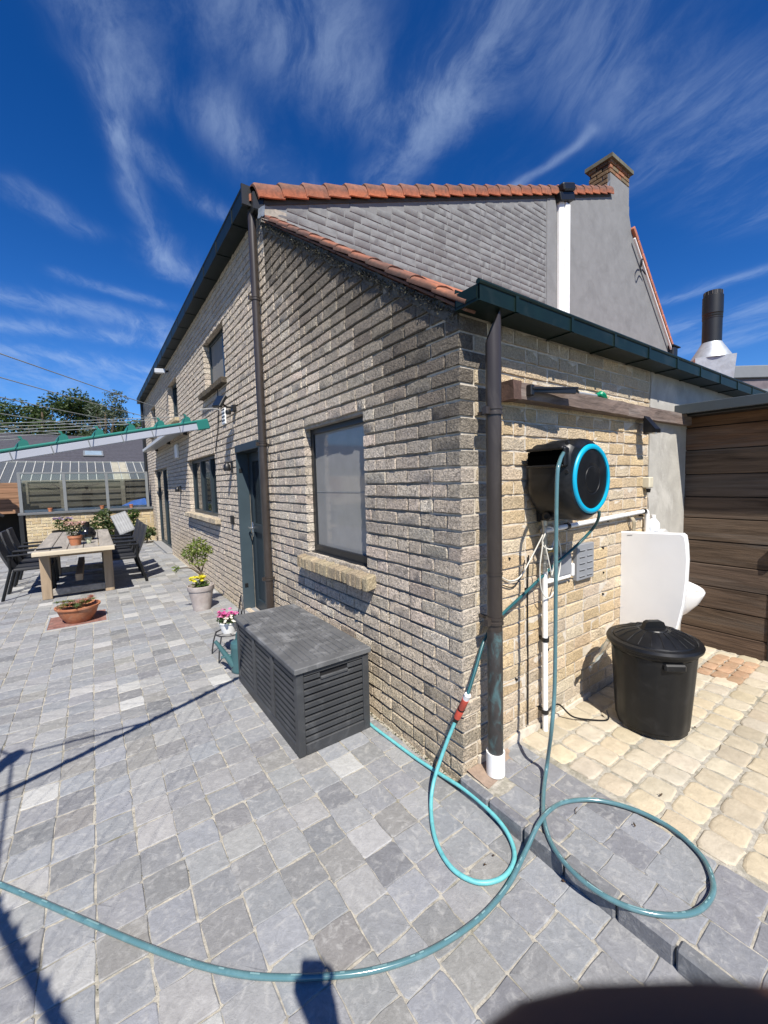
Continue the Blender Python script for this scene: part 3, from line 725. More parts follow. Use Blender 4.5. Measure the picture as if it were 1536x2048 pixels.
# gable (plane y = GY): painted brick on one side, scored render on the other
def vz(x): return 4.165 + x * .3745                     # verge line
RX, RZ = 6.72, 6.66                                    # ridge
gb = MB(); gpoly = [(.0, 3.7), (9.25, 3.7), (9.25, 4.33), (7.26, 6.22), (7.16, 6.45), (7.16, 6.60), (6.42, 6.56), (.0, vz(0) - .02)]
gb.prism(gpoly, lambda u, z, y_: (u, y_, z), GY + .0042, GY + .25); gable = gb.build('gable_wall', m_greyrender, house)
GP = .0815; row = 0; z = 3.98; GB = {}
def gbrick(L):
    L = round(L / .02) * .02
    lst = GB.setdefault(L, [])
    if len(lst) < 7: vs, fs = brick_verts(L, GP - .008, .02, rough=.0012, edge_=.0015, b=.003, tilt=.0008, chip=.05); lst.append(mesh_of('painted_brick', vs, fs, m_greybrick)); return lst[-1]
    return random.choice(lst)
cnt = 0; gpl = []
while z < 6.0:
    x = .015 - (row % 2) * .1 + ru(-.03, .03)
    while x < 4.47:
        L = .20 if rnd() > .12 else .10
        x0, x1 = max(x, .012), min(x + L, 4.47)
        if x1 - x0 > .05 and z + GP < vz(x0) - .03: gpl.append((x0, x1 - x0, z))
        x += L + .011
    z += GP; row += 1
gpl.sort(key=lambda q: (q[0] + 1.4) ** 2 + (q[2] - 1.55) ** 2 * .3 + (0 if q[2] > 4.08 + .06 * q[0] else 50))
gm = MB()
for i, (x, L, z) in enumerate(gpl):
    cc = jit((.185, .187, .19), .05)
    if i < 300: place('painted_brick', gbrick(L), (x, GY + .001, z), gable, col=cc)
    else:
        vs, fs = brick_verts(L, GP - .008, .02, rough=.0012, edge_=.0015, b=.003, tilt=.0008, chip=.05); gm.add([(x + p[0], GY + .001 + p[1], z + p[2]) for p in vs], fs, cc)
gm.build('painted_brickwork', material('grey_painted_brick_mass', src='attr', rough=.88, var=.12, vscale=30, bump=.5, bscale=55, bdist=.004, spec=.25), gable, kind='stuff', attr=True)
k = MB(); k.prism([(4.49, 3.7), (4.745, 3.7), (4.745, vz(4.745) - .06), (4.49, vz(4.49) - .06)], lambda u, z, y_: (u, y_, z), GY - .004, GY + .02); k.build('render_band', m_greyrender, gable)
bz = 4.02; row = 0                                      # scored blocks on the render
while bz < 6.1:
    x = 5.06 + (row % 2) * .25
    while x < 9.2:
        xa, xb = max(x, 5.06) + .004, x + .52 - .004; lim = 9.22 - max(0, (bz + .25 - 4.36)) * 1.05
        xb = min(xb, lim)
        if xb - xa > .15 and bz + .25 < vz(xa) - .5: 
            k = MB(); k.cbox(xa, xb, GY + .004, GY + .012, bz + .003, bz + .25, .0035); k.build('render_block', m_greyrender, gable)
        x += .52
    bz += .256; row += 1
k = MB(); k.cbox(4.765, 4.90, GY - .045, GY + .003, 3.9, 5.86, .006); k.cbox(4.912, 5.045, GY - .06, GY + .003, 3.9, 5.86, .006); k.box(4.895, 4.915, GY - .03, GY + .003, 3.9, 5.86); k.build('white_pipe_cover', m_white, house)
k = MB(); k.cbox(4.70, 5.12, GY - .10, GY + .5, 5.86, 5.98, .01, M=Matrix.Translation((4.9, GY, 5.9)) @ Matrix.Rotation(-.36, 4, 'Y') @ Matrix.Translation((-4.9, -GY, -5.9))); k.cbox(4.74, 5.08, GY - .14, GY + .9, 5.985, 6.10, .02, M=Matrix.Translation((4.9, GY, 6.0)) @ Matrix.Rotation(-.36, 4, 'Y') @ Matrix.Translation((-4.9, -GY, -6.0))); k.build('valley_gutter', m_blackmet, house)
# roof planes
rf = MB(); 
rf.prism([(-.10, 4.13), (RX, 4.13 + (RX + .1) * .3745), (RX, 4.19 + (RX + .1) * .3745), (-.10, 4.19)], lambda u, z, y_: (u, y_, z), GY + .03, Y1 + .05, (.30, .105, .055))
rf.prism([(RX, 6.70), (9.5, 4.13), (9.5, 4.19), (RX, 6.76)], lambda u, z, y_: (u, y_, z), GY + .03, Y1 + .05, (.30, .105, .055))
roof = rf.build('roof', m_orange, house, attr=True)
n = 27; x0_ = -.075; sa = math.atan(.3745); stp = 6.5 / math.cos(sa) / n
for i in range(n):
    t0 = i * stp; k = MB(); orange = jit(random.choice([(.46, .135, .055), (.40, .115, .05), (.38, .125, .06)]), .1); dark = jit((.115, .06, .045), .25)
    prof = [(.040, -.118), (.030, -.112), (.027, -.070), (.026, -.046), (.034, -.012), (.056, .014), (.10, .022), (.24, .020)]   # (inward from gable face, height)
    L = stp * 1.06; vs = []; cs = []
    for (t, lift) in ((0.0, .016), (.06, .022), (.5, .010), (1.0, .0)):
        for j, (iw, hh) in enumerate(prof):
            p = Vector((x0_ + (t0 + t * L) * math.cos(sa), GY - .075 + iw, 4.225 + (t0 + t * L) * math.sin(sa))) + Vector((-math.sin(sa), 0, math.cos(sa))) * (hh + lift + ru(-.002, .002)) + Vector((0, -lift * .45, 0))
            vs.append(p); cs.append(lerp(orange, dark, (.05, .12, .5, .9, .95, .95, .9, .85)[j] * ru(.75, 1.1)))
    m_ = len(prof); fs = [(r * m_ + j, (r + 1) * m_ + j, (r + 1) * m_ + j + 1, r * m_ + j + 1) for r in range(3) for j in range(m_ - 1)]
    o0 = len(vs); vs += [p + Vector((0, .016, -.010)) for p in vs[:m_]]; cs += [dark] * m_; fs += [(j, j + 1, o0 + j + 1, o0 + j) for j in range(m_ - 1)]
    k.v = [tuple(p) for p in vs]; k.c = cs; k.f = fs; k.build('verge_tile', m_orange, roof, smooth=True, attr=True, angle=45)
for i in range(10):                                     # verge tiles of the far slope
    sa2 = math.atan2(-1.92, 2.02); st2 = 2.75 / 10; k = MB(); c0 = Vector((7.27, GY - .05, 6.25)) + Vector((math.cos(sa2), 0, math.sin(sa2))) * (i * st2)
    k.cbox(0, st2 * .97, 0, .16, -.05, .035, .008, M=Matrix.Translation(c0) @ Matrix.Rotation(-sa2, 4, 'Y'), col=jit((.36, .125, .07), .15)); k.build('verge_tile', m_orange, roof, attr=True)
k = MB(); sa2 = math.atan2(-1.92, 2.02); k.cbox(.15, 2.72, -.07, -.03, -.085, -.05, .008, M=Matrix.Translation((7.2, GY, 6.19)) @ Matrix.Rotation(-sa2, 4, 'Y')); k.build('white_cable_duct', m_white, house)
k = MB(); k.tube(catmull([(7.62, GY - .03, 5.62), (7.50, GY - .10, 5.70), (7.40, GY - .11, 5.60), (7.45, GY - .10, 5.45), (7.60, GY - .06, 5.55), (7.75, GY - .06, 5.50)], 6), .012, 6); k.build('cable_loop', m_blackmet, house, smooth=True)
k = MB(); k.cbox(9.10, 9.34, GY - .10, GY + .35, 4.12, 4.34, .02); k.cbox(9.06, 9.44, GY - .12, GY + .5, 4.34, 4.37, .008); k.build('eaves_box', m_blackmet, house)
k = MB(); k.cbox(1.35, 4.75, .0, 5.5, .10, .14, .006, M=Matrix.Translation((0, GY + .25, 4.19)) @ Matrix.Rotation(-sa, 4, 'Y')); k.build('solar_panel', material('solar_panel', (.008, .009, .014), .25), roof)
# dark strip standing in for the shade below the verge tiles
k = MB(); k.prism([(-.04, vz(-.04) - .06), (6.42, vz(6.42) - .06), (6.42, vz(6.42) - .02), (-.04, vz(-.04) - .02)], lambda u, z, y_: (u, y_, z), GY - .006, GY + .04); k.build('verge_shade_strip', material('verge_shadow_board', (.06, .055, .05), .9), house)
# chimney
ch = MB(); ch.prism([(6.435, 6.3), (7.15, 6.3), (7.15, 6.93), (6.435, 6.93)], lambda u, z, y_: (u, y_, z), GY + .007, GY + .40)
chim = ch.build('chimney', m_greyrender, house)
k = MB(); k.prism([(6.385, 0), (7.20, 0), (7.20, .065), (6.385, .065)], lambda u, z, y_: (u, y_, z + 7.155), GY - .05, GY + .45); k.build('chimney_cap', material('mossy_concrete', (.11, .105, .075), .95, var=.4, vscale=9, bump=.6, bscale=25, stain=(.06, .06, .03), sscale=5), chim)
k = MB(); k.prism([(6.45, 6.88), (7.13, 6.88), (7.13, 7.16), (6.45, 7.16)], lambda u, z, y_: (u, y_, z), GY + .02, GY + .385); k.build('chimney_core', material('sooty_mortar2', (.06, .05, .04), .95), chim)
for r in range(3):
    zc = 6.945 + r * .075; u = 6.43 - (r % 2) * .1
    while u < 7.14:
        a_, b_ = max(u, 6.43), min(u + .2, 7.155)
        if b_ - a_ > .04:
            k = MB(); k.cbox(a_, b_ - .01, GY + .002 - .014 * (r == 2) + ru(-.004, .004), GY + .05, zc, zc + .062, .006); o = k.build('chimney_brick', m_brick_o, chim); o.color = (*jit(random.choice([(.24, .15, .09), (.30, .14, .085), (.22, .17, .11)]), .15), 1)
        u += .21
for r in range(9):
    zc = 6.49 + r * .075; u = GY + .045 - (r % 2) * .1
    while u < GY + .4:
        a_, b_ = max(u, GY + .052), min(u + .2, GY + .40)
        if b_ - a_ > .04:
            k = MB(); k.cbox(6.418 + ru(-.006, .006), 6.47, a_, b_ - .01, zc, zc + .062, .006); o = k.build('chimney_brick', m_brick_o, chim); o.color = (*jit(random.choice([(.15, .10, .06), (.11, .075, .05), (.19, .13, .08)]), .2), 1)
        u += .21
k = MB(); k.add([(6.40, GY + .03, 6.62), (6.43, GY + .20, 6.64), (6.432, GY + .20, 6.70), (6.43, GY + .0, 6.80)], [(0, 1, 2, 3)]); k.build('lead_apron', m_zinc, chim)

# main gutter and downpipes
gt = gutter('gutter', house, lambda r, o, z: (-o, r, z), GY + .07, Y1 + .08, -.02, .155, 4.095, 4.235, .62, material('dark_gutter_paint', (.0035, .009, .009), .45, var=.3, vscale=8, stain=(.012, .017, .017), sscale=6, spec=.3))
k = MB(); k.cbox(-.085, .02, GY - .02, GY + .12, 4.04, 4.20, .01); k.cbox(-.165, .0, GY + .045, GY + .068, 4.09, 4.27, .004); k.build('gutter_end_board', m_blackmet, house)
dpx = -.062
dp = downpipe('downpipe', house, dpx, 2.552, .037, .03, 4.09, m_brown_pipe, (3.30, 1.94, .62), cut=False)
dp = downpipe('downpipe', house, -.06, 12.98, .04, .03, 4.10, m_blackmet, (3.2, 1.6), cut=False)

def win_frame(parent, a, b, c, d, fx, mull=(), fw=.05, mat=None, name='window', transom=None):
    wn = D.objects.new(name, None); COL.objects.link(wn); wn.parent = parent
    k = MB(); mat = mat or m_anthr
    k.cbox(fx, fx + .06, a - .006, a + fw, c - .006, d + .006, .004); k.cbox(fx, fx + .06, b - fw, b + .006, c - .006, d + .006, .004)
    k.cbox(fx, fx + .06, a + fw, b - fw, c - .006, c + fw, .004); k.cbox(fx, fx + .06, a + fw, b - fw, d - fw, d + .006, .004); k.build('frame', mat, wn)
    cuts = [a + fw] + sum(([m_ - fw * .8, m_ + fw * .8] for m_ in mull), []) + [b - fw]
    for m_ in mull: k = MB(); k.cbox(fx - .004, fx + .06, m_ - fw * .8, m_ + fw * .8, c + fw, d - fw, .004); k.build('mullion', mat, wn)
    for i in range(0, len(cuts), 2):
        k = MB(); k.box(fx + .035, fx + .04, cuts[i] - .004, cuts[i + 1] + .004, c + fw - .004, d - fw + .004); k.build('pane', m_glassdark, wn)
    return wn
def sill_bricks(parent, a, b, z, n_, colr, out=.075, h=.085, dark=False):
    k = MB(); k.box(.006, .09, a + .01, b - .01, z - h + .01, z - .02); s_ = k.build('window_sill', m_mortar_dark, parent); st = (b - a) / n_
    for i in range(n_):
        k = MB(); k.cbox(-out + ru(-.004, .004), .05, a + i * st, a + (i + 1) * st - .007, z - h + ru(-.003, .003), z - .012 + ru(-.003, .003), .006); o = k.build('sill_brick', m_brick_o, s_); o.color = (*jit(colr, .15), 1)
win_frame(house, *W3, .075, mull=(5.36, 6.02)); sill_bricks(house, W3[0] - .12, W3[1] + .12, W3[2] + .01, 11, (.50, .42, .31))
for U in (U1, U2, U3): win_frame(house, *U, .085, mull=(U[0] + .33,)); 
sill_bricks(house, U1[0] - .06, U1[1] + .12, U1[2] + .01, 17, (.10, .085, .065)); sill_bricks(house, U2[0] - .06, U2[1] + .1, U2[2] + .01, 12, (.40, .33, .22)); sill_bricks(house, U3[0] - .06, U3[1] + .1, U3[2] + .01, 10, (.40, .34, .25))
k = MB(); k.box(.105, .107, U1[0] + .39, U1[1] - .05, U1[2] + .05, U1[3] - .05); k.build('blind', material('grey_blind', (.17, .165, .155), .8, var=.08), house)
win_frame(house, *PAT, .07, mull=(10.4,), fw=.06, name='patio_door'); k = MB(); k.cbox(-.12, .07, PAT[0] - .1, PAT[1] + .1, -.002, .045, .008); k.build('door_step', m_stone_o, house).color = (.24, .24, .24, 1)
# front door
dr = D.objects.new('door', None); COL.objects.link(dr); dr.parent = house
a, b, c, d = DOOR; bl = material('door_blue_grey', (.016, .026, .034), .42, var=.08, spec=.5)
k = MB(); k.cbox(-.012, .125, b - .012, b + .02, c, d + .03, .004); k.build('jamb_lining', material('door_blue_grey_lit', (.042, .062, .075), .4, var=.08), dr)  # lining takes a lighter copy of the door paint, coloured as sunlit
k = MB(); k.cbox(-.014, .125, a - .02, a + .012, c, d + .03, .004); k.cbox(-.03, .13, a + .012, b - .012, d - .055, d + .03, .005); k.build('frame', bl, dr)
k = MB(); fx = .128
k.cbox(fx, fx + .05, a + .012, a + .11, c + .01, d - .055, .005); k.cbox(fx, fx + .05, b - .115, b - .012, c + .01, d - .055, .005)
for (za, zb) in ((c + .01, c + .13), (.985, 1.085), (d - .16, d - .055)): k.cbox(fx - .006 * (za == .985), fx + .05, a + .11, b - .115, za, zb, .005)
k.box(fx + .02, fx + .04, a + .10, b - .105, c + .12, 1.0); k.build('door_leaf', bl, dr)
k = MB(); k.box(fx + .022, fx + .028, a + .10, b - .105, 1.08, d - .15); k.build('pane', m_glassdark, dr)
k = MB(); k.tube([(fx - .002, b - .06, 1.03), (fx - .05, b - .06, 1.03), (fx - .055, b - .065, 1.03), (fx - .055, b - .18, 1.025)], .009, 8); k.cbox(fx - .008, fx, b - .08, b - .045, .92, 1.10, .003); k.build('handle', material('chrome', (.6, .6, .6), .2, metal=.9), dr, smooth=True)
k = MB(); k.cbox(-.10, .12, a - .05, b + .05, -.002, .028, .006); k.build('door_step', m_stone_o, house).color = (.22, .225, .235, 1)
for zc in (.30, 1.70): k = MB(); k.cbox(.01, .05, b - .018, b - .012, zc, zc + .05, .002); k.build('hinge', m_blackmet, dr)

# ------------------------------------------------------------------ things fixed to the house walls
t = thing('awning', 'retracted grey awning cassette above the patio door', 'awning', (0, 8.5, 2.5)); t.location = (0, 0, 0)
al = material('grey_aluminium', (.42, .43, .44), .4, metal=.3, var=.1)
k = MB(); k.prism([(-.30, 2.475), (-.285, 2.455), (-.06, 2.50), (-.02, 2.52), (-.02, 2.60), (-.06, 2.61), (-.27, 2.545), (-.30, 2.52)], lambda x, z, y: (x, y, z), 6.35, 10.8); k.build('cassette', al, t)
k = MB(); k.cbox(-.315, -.299, 6.33, 10.82, 2.465, 2.53, .005); k.build('front_bar', material('light_aluminium', (.6, .62, .64), .35, var=.05), t)
for y in (6.6, 8.5, 10.5): k = MB(); k.cbox(-.06, .012, y, y + .10, 2.47, 2.66, .006); k.build('wall_bracket', m_blackmet, t)
def floodlight(y, z, name, label, cat, s=1.0):
    t = thing(name, label, cat, (0, y, z)); k = MB(); k.cbox(-.045 * s, .004, -.045 * s, .045 * s, -.045 * s, .03 * s, .006); k.build('wall_plate', m_blackmet, t)
    k = MB(); k.cbox(-.02 * s, .02 * s, -.09 * s, .09 * s, -.075 * s, .075 * s, .008, M=Matrix.Translation((-.17 * s, .02, .06 * s)) @ Matrix.Rotation(.5, 4, 'Y') @ Matrix.Rotation(.25, 4, 'Z')); k.build('lamp_head', m_blackmet, t)
    k = MB(); k.box(-.0225 * s, -.021 * s, -.08 * s, .08 * s, -.065 * s, .065 * s); k.v = [tuple(Matrix.Translation((-.17 * s, .02, .06 * s)) @ Matrix.Rotation(.5, 4, 'Y') @ Matrix.Rotation(.25, 4, 'Z') @ Vector(p)) for p in k.v]; k.build('lens', m_glassdark, t)
    k = MB(); k.tube([(-.03 * s, 0, 0), (-.10 * s, .0, .0), (-.16 * s, .02, .05 * s)], .012 * s, 8); k.build('arm', m_blackmet, t)
    k = MB(); k.lathe([(.001, -.03), (.03, -.025), (.035, 0), (.03, .02), (.001, .025)], 12, (-.09 * s, -.02, -.06 * s)); k.build('motion_sensor', m_blackmet, t, smooth=True)
floodlight(3.60, 2.46, 'floodlight', 'black floodlight with motion sensor above the blue-grey door', 'light')
t = thing('vent_grille', 'small white slatted vent in the brick wall beside the floodlight', 'vent', (0, 0, 0))
k = MB(); k.cbox(-.014, .002, 4.02, 4.16, 2.33, 2.53, .003); k.build('plate', m_white, t)
for i in range(8): k = MB(); k.box(-.02, -.014, 4.03, 4.15, 2.345 + i * .023, 2.357 + i * .023); k.build('slat', m_blackmet if i % 2 else m_white, t)
k = MB(); k.tube([(-.012, 4.32, 2.90), (-.012, 4.33, 2.52), (-.014, 4.40, 2.3), (-.012, 4.60, 2.03)], .006, 6); tag(k.build('wall_cable', m_blackmet, smooth=True), 'thin black cable running down the bricks to the three-pane window', 'cable')
k = MB(); k.tube([(.01, 4.30, 2.545), (-.10, 4.27, 2.55), (-.27, 4.14, 2.50)], [.006, .009, .012], 6); tag(k.build('flag_rod', al, smooth=True), 'short grey rod sticking out of the wall under the upper window', 'rod')
for (y, z, lb) in ((3.86, 1.78, 'small black wall lamp on the bricks beside the blue-grey door'), (7.56, 1.50, 'small black wall lamp between patio door and three-pane window')):
    t = thing('wall_lamp', lb, 'lamp', (0, y, z), group='small black wall lamps'); k = MB(); k.cbox(-.012, .002, -.035, .035, -.07, .07, .003); k.build('wall_plate', m_blackmet, t)
    k = MB(); k.lathe([(.012, .05), (.04, .02), (.045, -.04), (.038, -.05), (.001, -.048)], 12, (-.065, 0, 0)); k.build('lamp_shade', m_blackmet, t, smooth=True); k = MB(); k.tube([(-.008, 0, .05), (-.065, 0, .05)], .008, 6); k.build('arm', m_blackmet, t)
k = MB(); k.cbox(-.03, .002, 3.90, 3.98, 1.06, 1.17, .006); tag(k.build('bell_box', m_blackmet), 'small dark box low on the bricks beside the door', 'box')
k = MB(); k.cbox(-.05, .002, 7.52, 7.74, 2.12, 2.38, .012); tag(k.build('alarm_box', m_white), 'white alarm box in the shade under the awning', 'alarm')
t = thing('security_camera', 'grey security camera hanging under the main gutter', 'camera', (0, 0, 0))
k = MB(); k.cbox(-.25, -.05, 8.1, 8.19, 3.86, 3.95, .01, M=Matrix.Translation((-.15, 8.15, 3.9)) @ Matrix.Rotation(-.3, 4, 'Z') @ Matrix.Translation((.15, -8.15, -3.9))); k.build('housing', al, t); k = MB(); k.tube([(-.08, 8.15, 3.90), (.01, 8.15, 3.93)], .018, 8); k.build('bracket', m_blackmet, t)

# ------------------------------------------------------------------ the short wall: beam, reel, pipes, urinal
t = thing('timber_beam', 'weathered two-piece timber beam fixed along the yellow brick wall', 'beam', (0, 0, 0)); t['kind'] = 'thing'
def rough_beam(x0, x1, y0, y1, z0, z1, n=16):
    k = MB(); vs = []
    for i in range(n + 1):
        x = x0 + (x1 - x0) * i / n
        for j, (yy, zz_) in enumerate(((y0, z0), (y0, (z0 + z1) / 2), (y0, z1), (y1, z1), (y1, z0))):
            vs.append((x + ru(-.004, .004), yy + (.006 * nz(x * 9, j, 1) if j < 3 else 0), zz_ + .005 * nz(x * 8, j, 4)))
    fs = [(i * 5 + j, i * 5 + (j + 1) % 5, (i + 1) * 5 + (j + 1) % 5, (i + 1) * 5 + j) for i in range(n) for j in range(5)] + [tuple(range(5)), tuple(range(n * 5, n * 5 + 5))]
    return k.add(vs, fs)
rough_beam(.35, 1.515, -.082, .004, 1.948, 2.030).build('beam_piece', m_beam, t); rough_beam(1.522, 2.70, -.060, .004, 1.95, 2.036).build('beam_piece', m_beam, t); rough_beam(.285, .348, -.088, .004, 1.942, 2.036, 4).build('beam_end', material('dark_beam_end', (.075, .042, .032), .9, var=.5, vscale=20, bump=.8, bscale=40), t)
t = thing('folding_hook', 'black folding bracket arm on the end of the timber beam', 'bracket', (0, 0, 0))
k = MB(); k.cbox(.395, .425, -.112, -.080, 1.965, 2.02, .004); k.build('hinge_plate', m_blackmet, t); k = MB(); k.cbox(0, .36, -.018, .018, -.006, .006, .003, M=Matrix.Translation((.41, -.10, 2.000)) @ Matrix.Rotation(-.10, 4, 'Z') @ Matrix.Rotation(-.09, 4, 'Y')); k.cbox(0, .34, -.006, .006, -.016, .016, .003, M=Matrix.Translation((.41, -.10, 1.995)) @ Matrix.Rotation(-.13, 4, 'Z') @ Matrix.Rotation(-.06, 4, 'Y')); k.build('arm', m_blackmet, t)
t = thing('sprinkler_wand', 'grey sprinkler wand with green grip lying on the timber beam', 'sprinkler', (0, 0, 0))
k = MB(); k.tube([(.93, -.045, 2.045), (1.16, -.05, 2.046)], .010, 8); k.build('wand', al, t, smooth=True); k = MB(); k.lathe([(.012, -.004), (.022, 0), (.014, .02), (.012, .03)], 10, (.915, -.045, 2.046), ax='x'); k.build('nozzle', m_blackpl, t, smooth=True)
k = MB(); k.tube(catmull([(1.15, -.05, 2.05), (1.19, -.055, 2.058), (1.23, -.055, 2.048), (1.27, -.05, 2.044)], 5), [.012] * 5 + [.022] * 6 + [.012] * 5, 8); k.build('grip', material('green_grip', (.0, .22, .11), .4), t, smooth=True)
t = thing('solar_wall_lamp', 'black wedge-shaped solar lamp on the timber beam above the cement render', 'lamp', (1.845, -.058, 1.90))
k = MB(); k.prism([(0, .07), (0, -.055), (-.075, -.055), (-.075, -.03)], lambda y, z, x: (x, y, z), -.045, .045); k.build('housing', m_blackpl, t); k = MB(); k.lathe([(.001, -.012), (.014, -.008), (.016, 0)], 10, (0, -.055, -.055)); k.build('bulb', m_white, t, smooth=True); k = MB(); k.box(-.04, .04, -.003, 0.004, -.06, .06); k.build('back_plate', m_blackpl, t)

# hose reel: axis across the wall, nose with the hose slot facing along the wall
RC = (.675, 1.532); t = thing('hose_reel', 'black wall-mounted hose reel with a bright cyan ring', 'hose reel', (0, 0, 0))
def reel_poly(s=1.0, nose=1.0):
    pts = []
    for i in range(40):
        a_ = math.radians(122 - 290 * i / 39); pts.append((RC[0] + .218 * s * math.cos(a_), RC[1] + .218 * s * math.sin(a_)))
    pts += [(RC[0] - .214 * s, RC[1] + .0), (RC[0] - .216 * s, RC[1] + .075 * s), (RC[0] - .214 * s, RC[1] + .150 * s), (RC[0] - .178 * s, RC[1] + .190 * s)]
    return pts
secs = [(-.030, .90), (-.050, .965), (-.075, 1.0), (-.215, 1.0), (-.242, .975), (-.262, .90), (-.270, .86)]; k = MB(); N = 44; vs = []
for (yy, s_) in secs: vs += [(u, yy, z) for u, z in reel_poly(s_)]
k.add(vs, [(i * N + j, i * N + (j + 1) % N, (i + 1) * N + (j + 1) % N, (i + 1) * N + j) for i in range(len(secs) - 1) for j in range(N)] + [tuple(range(N)), tuple(range((len(secs) - 1) * N, len(secs) * N))[::-1]])
body = k.build('housing', m_blackpl, t, smooth=True, angle=35)
nx_ = RC[0] - .213
k = MB(); k.cbox(nx_ - .006, nx_ + .05, -.245, -.045, 1.612, 1.682, .004); k.build('slot_opening', material('slot_black', (.001, .001, .001), 1.0, spec=0.0), body)
k = MB(); k.cbox(nx_ - .016, nx_ + .03, -.252, -.04, 1.684, 1.70, .006); k.cbox(nx_ - .014, nx_ + .03, -.252, -.04, 1.598, 1.611, .005); k.cbox(nx_ - .012, nx_ + .03, -.262, -.246, 1.60, 1.695, .006); k.build('slot_rim', m_blackpl, body)
k = MB(); 
for (yy, zz_) in ((-.258, 1.715), (-.256, 1.575)): k.lathe([(.001, -.004), (.010, -.004), (.011, .004)], 10, (nx_ + .012, yy, zz_), ax='x')
k.build('screw', m_blackmet, body)
rc = (RC[0] + .012, -.268, RC[1] + .003)
k = MB(); k.lathe([(.155, .0), (.156, -.010), (.163, -.013), (.173, -.013), (.181, -.006), (.182, .01)], 56, rc, ax='y'); k.build('cyan_ring', material('cyan_plastic', (.0, .33, .52), .4, var=.05), t, smooth=True, angle=60)
k = MB(); k.lathe([(.156, .002), (.154, -.004), (.08, -.006), (.078, -.004), (.066, -.004), (.064, -.006), (.001, -.006)], 56, rc, ax='y'); k.build('cover_disc', m_blackpl, t, smooth=True, angle=30)
k = MB(); k.cbox(.60, .80, -.032, .004, 1.30, 1.72, .006); k.build('wall_bracket', m_blackmet, t)

HM = D.materials.new('hose_teal'); HM.use_nodes = True; _t = NT(HM.node_tree); _b = _t.n['Principled BSDF']
_b.inputs['Base Color'].default_value = (.050, .135, .155, 1); _b.inputs['Roughness'].default_value = .18; _b.inputs['Coat Weight'].default_value = .5; _t.set(_b.inputs['Base Color'], _t.mix(_t.ramp(_t.noise(_t.node('ShaderNodeNewGeometry').outputs['Position'], 30, 3), .45, .75), (.075, .160, .175), (.10, .195, .21)))
HL_ = material('hose_light', (.13, .42, .43), .45, var=.15, vscale=30, stain=(.07, .24, .27), sscale=25, samt=.5)
HD = material('hose_dark', (.016, .085, .095), .3, var=.2, vscale=20)
hr = .0093
pts = [onplane(1132, 900, 1, -.215), onplane(1127, 906, 1, -.25), onplane(1119, 924, 1, -.285), onplane(1114, 960, 1, -.295), onplane(1112, 1100, 1, -.30), onplane(1111, 1250, 1, -.30), onplane(1109, 1380, 1, -.305), onplane(1103, 1460, 1, -.32), G(1094, 1530, TZ + .06), G(1087, 1590, TZ + .016), G(1089, 1645, TZ + .014)]
pts += [G(x, y, TZ + .012) for x, y in ((1110, 1700), (1160, 1757), (1230, 1803), (1310, 1828), (1385, 1826), (1422, 1795), (1424, 1755), (1398, 1706), (1340, 1655), (1265, 1618), (1190, 1600), (1130, 1604))]
pts += [G(1098, 1622, TZ + .030), G(1075, 1652, TZ + .022), G(1050, 1705, .045), G(1018, 1768, .012)] + [G(x, y, .0105) for x, y in ((970, 1826), (905, 1876), (830, 1915), (745, 1941), (660, 1952), (560, 1955), (470, 1947), (370, 1922), (260, 1880), (150, 1833), (50, 1790), (-60, 1745), (-200, 1690))]
k = MB(); k.tube(catmull(pts, 9), hr, 12); h1 = k.build('garden_hose', HM, smooth=True, angle=80); 
hp_ = catmull(pts, 9); acc = 0; mk = []; n_on = 0; ink = MB()
for i in range(len(hp_) - 1):
    seg = (hp_[i + 1] - hp_[i]); acc += seg.length
    if acc % .13 < .045 and i > 90 and hp_[i].z < .2:
        sdv = seg.normalized().cross(Vector((0, 0, 1))).normalized() * .0022; upv = Vector((0, 0, hr + .0005)); A_, B_ = hp_[i] + upv, hp_[i + 1] + upv
        if acc % .13 < .02 or acc % .13 > .028: ink.add([A_ - sdv, A_ + sdv, B_ + sdv, B_ - sdv], [(0, 1, 2, 3)])
ink.build('printed_marks', material('pale_print', (.17, .29, .30), .5), h1, kind='stuff')
tag(h1, 'translucent teal hose hanging from the reel and looping across the paving', 'hose')
t = thing('supply_hose', 'turquoise hose with orange coupling looping at the corner of the lean-to', 'hose')
cp0, cp1 = onplane(934, 1393, 1, -.072), G(912, 1440, .36)
pts = [onplane(1198, 1022, 1, -.20), onplane(1197, 1036, 1, -.19), onplane(1185, 1058, 1, -.14), onplane(1150, 1094, 1, -.085), onplane(1100, 1138, 1, -.05), onplane(1050, 1186, 1, -.035), onplane(1005, 1228, 1, -.03), onplane(982, 1255, 1, -.03), onplane(966, 1288, 1, -.038), onplane(952, 1335, 1, -.055), cp0]
k = MB(); k.tube(catmull(pts, 8), .0085, 10); k.build('dark_hose', HD, t, smooth=True, angle=80)
pts = [cp1, G(896, 1478, .26), G(879, 1525, .15), G(866, 1570, .06), G(862, 1615, .014)] + [G(x, y, .0105) for x, y in ((868, 1668), (886, 1712), (915, 1746), (958, 1765), (1000, 1758), (1024, 1733), (1028, 1700))] + [G(1010, 1658, .022), G(975, 1618, .032), G(930, 1580, .034), G(880, 1548, .020), G(830, 1515, .012), G(785, 1482, .012), G(745, 1452, .012), G(715, 1425, .012), G(690, 1402, .012)]
k = MB(); k.tube(catmull(pts, 8), .0092, 12); k.build('turquoise_hose', HL_, t, smooth=True, angle=80)
dv = (cp1 - cp0); Lc = dv.length; dn = dv.normalized(); OR = material('coupling_orange', (.62, .085, .05), .4)
k = MB(); k.tube([cp0 - dn * .012, cp0 + dn * .018], .0155, 14); k.build('coupling_collar', m_white, t, smooth=True)
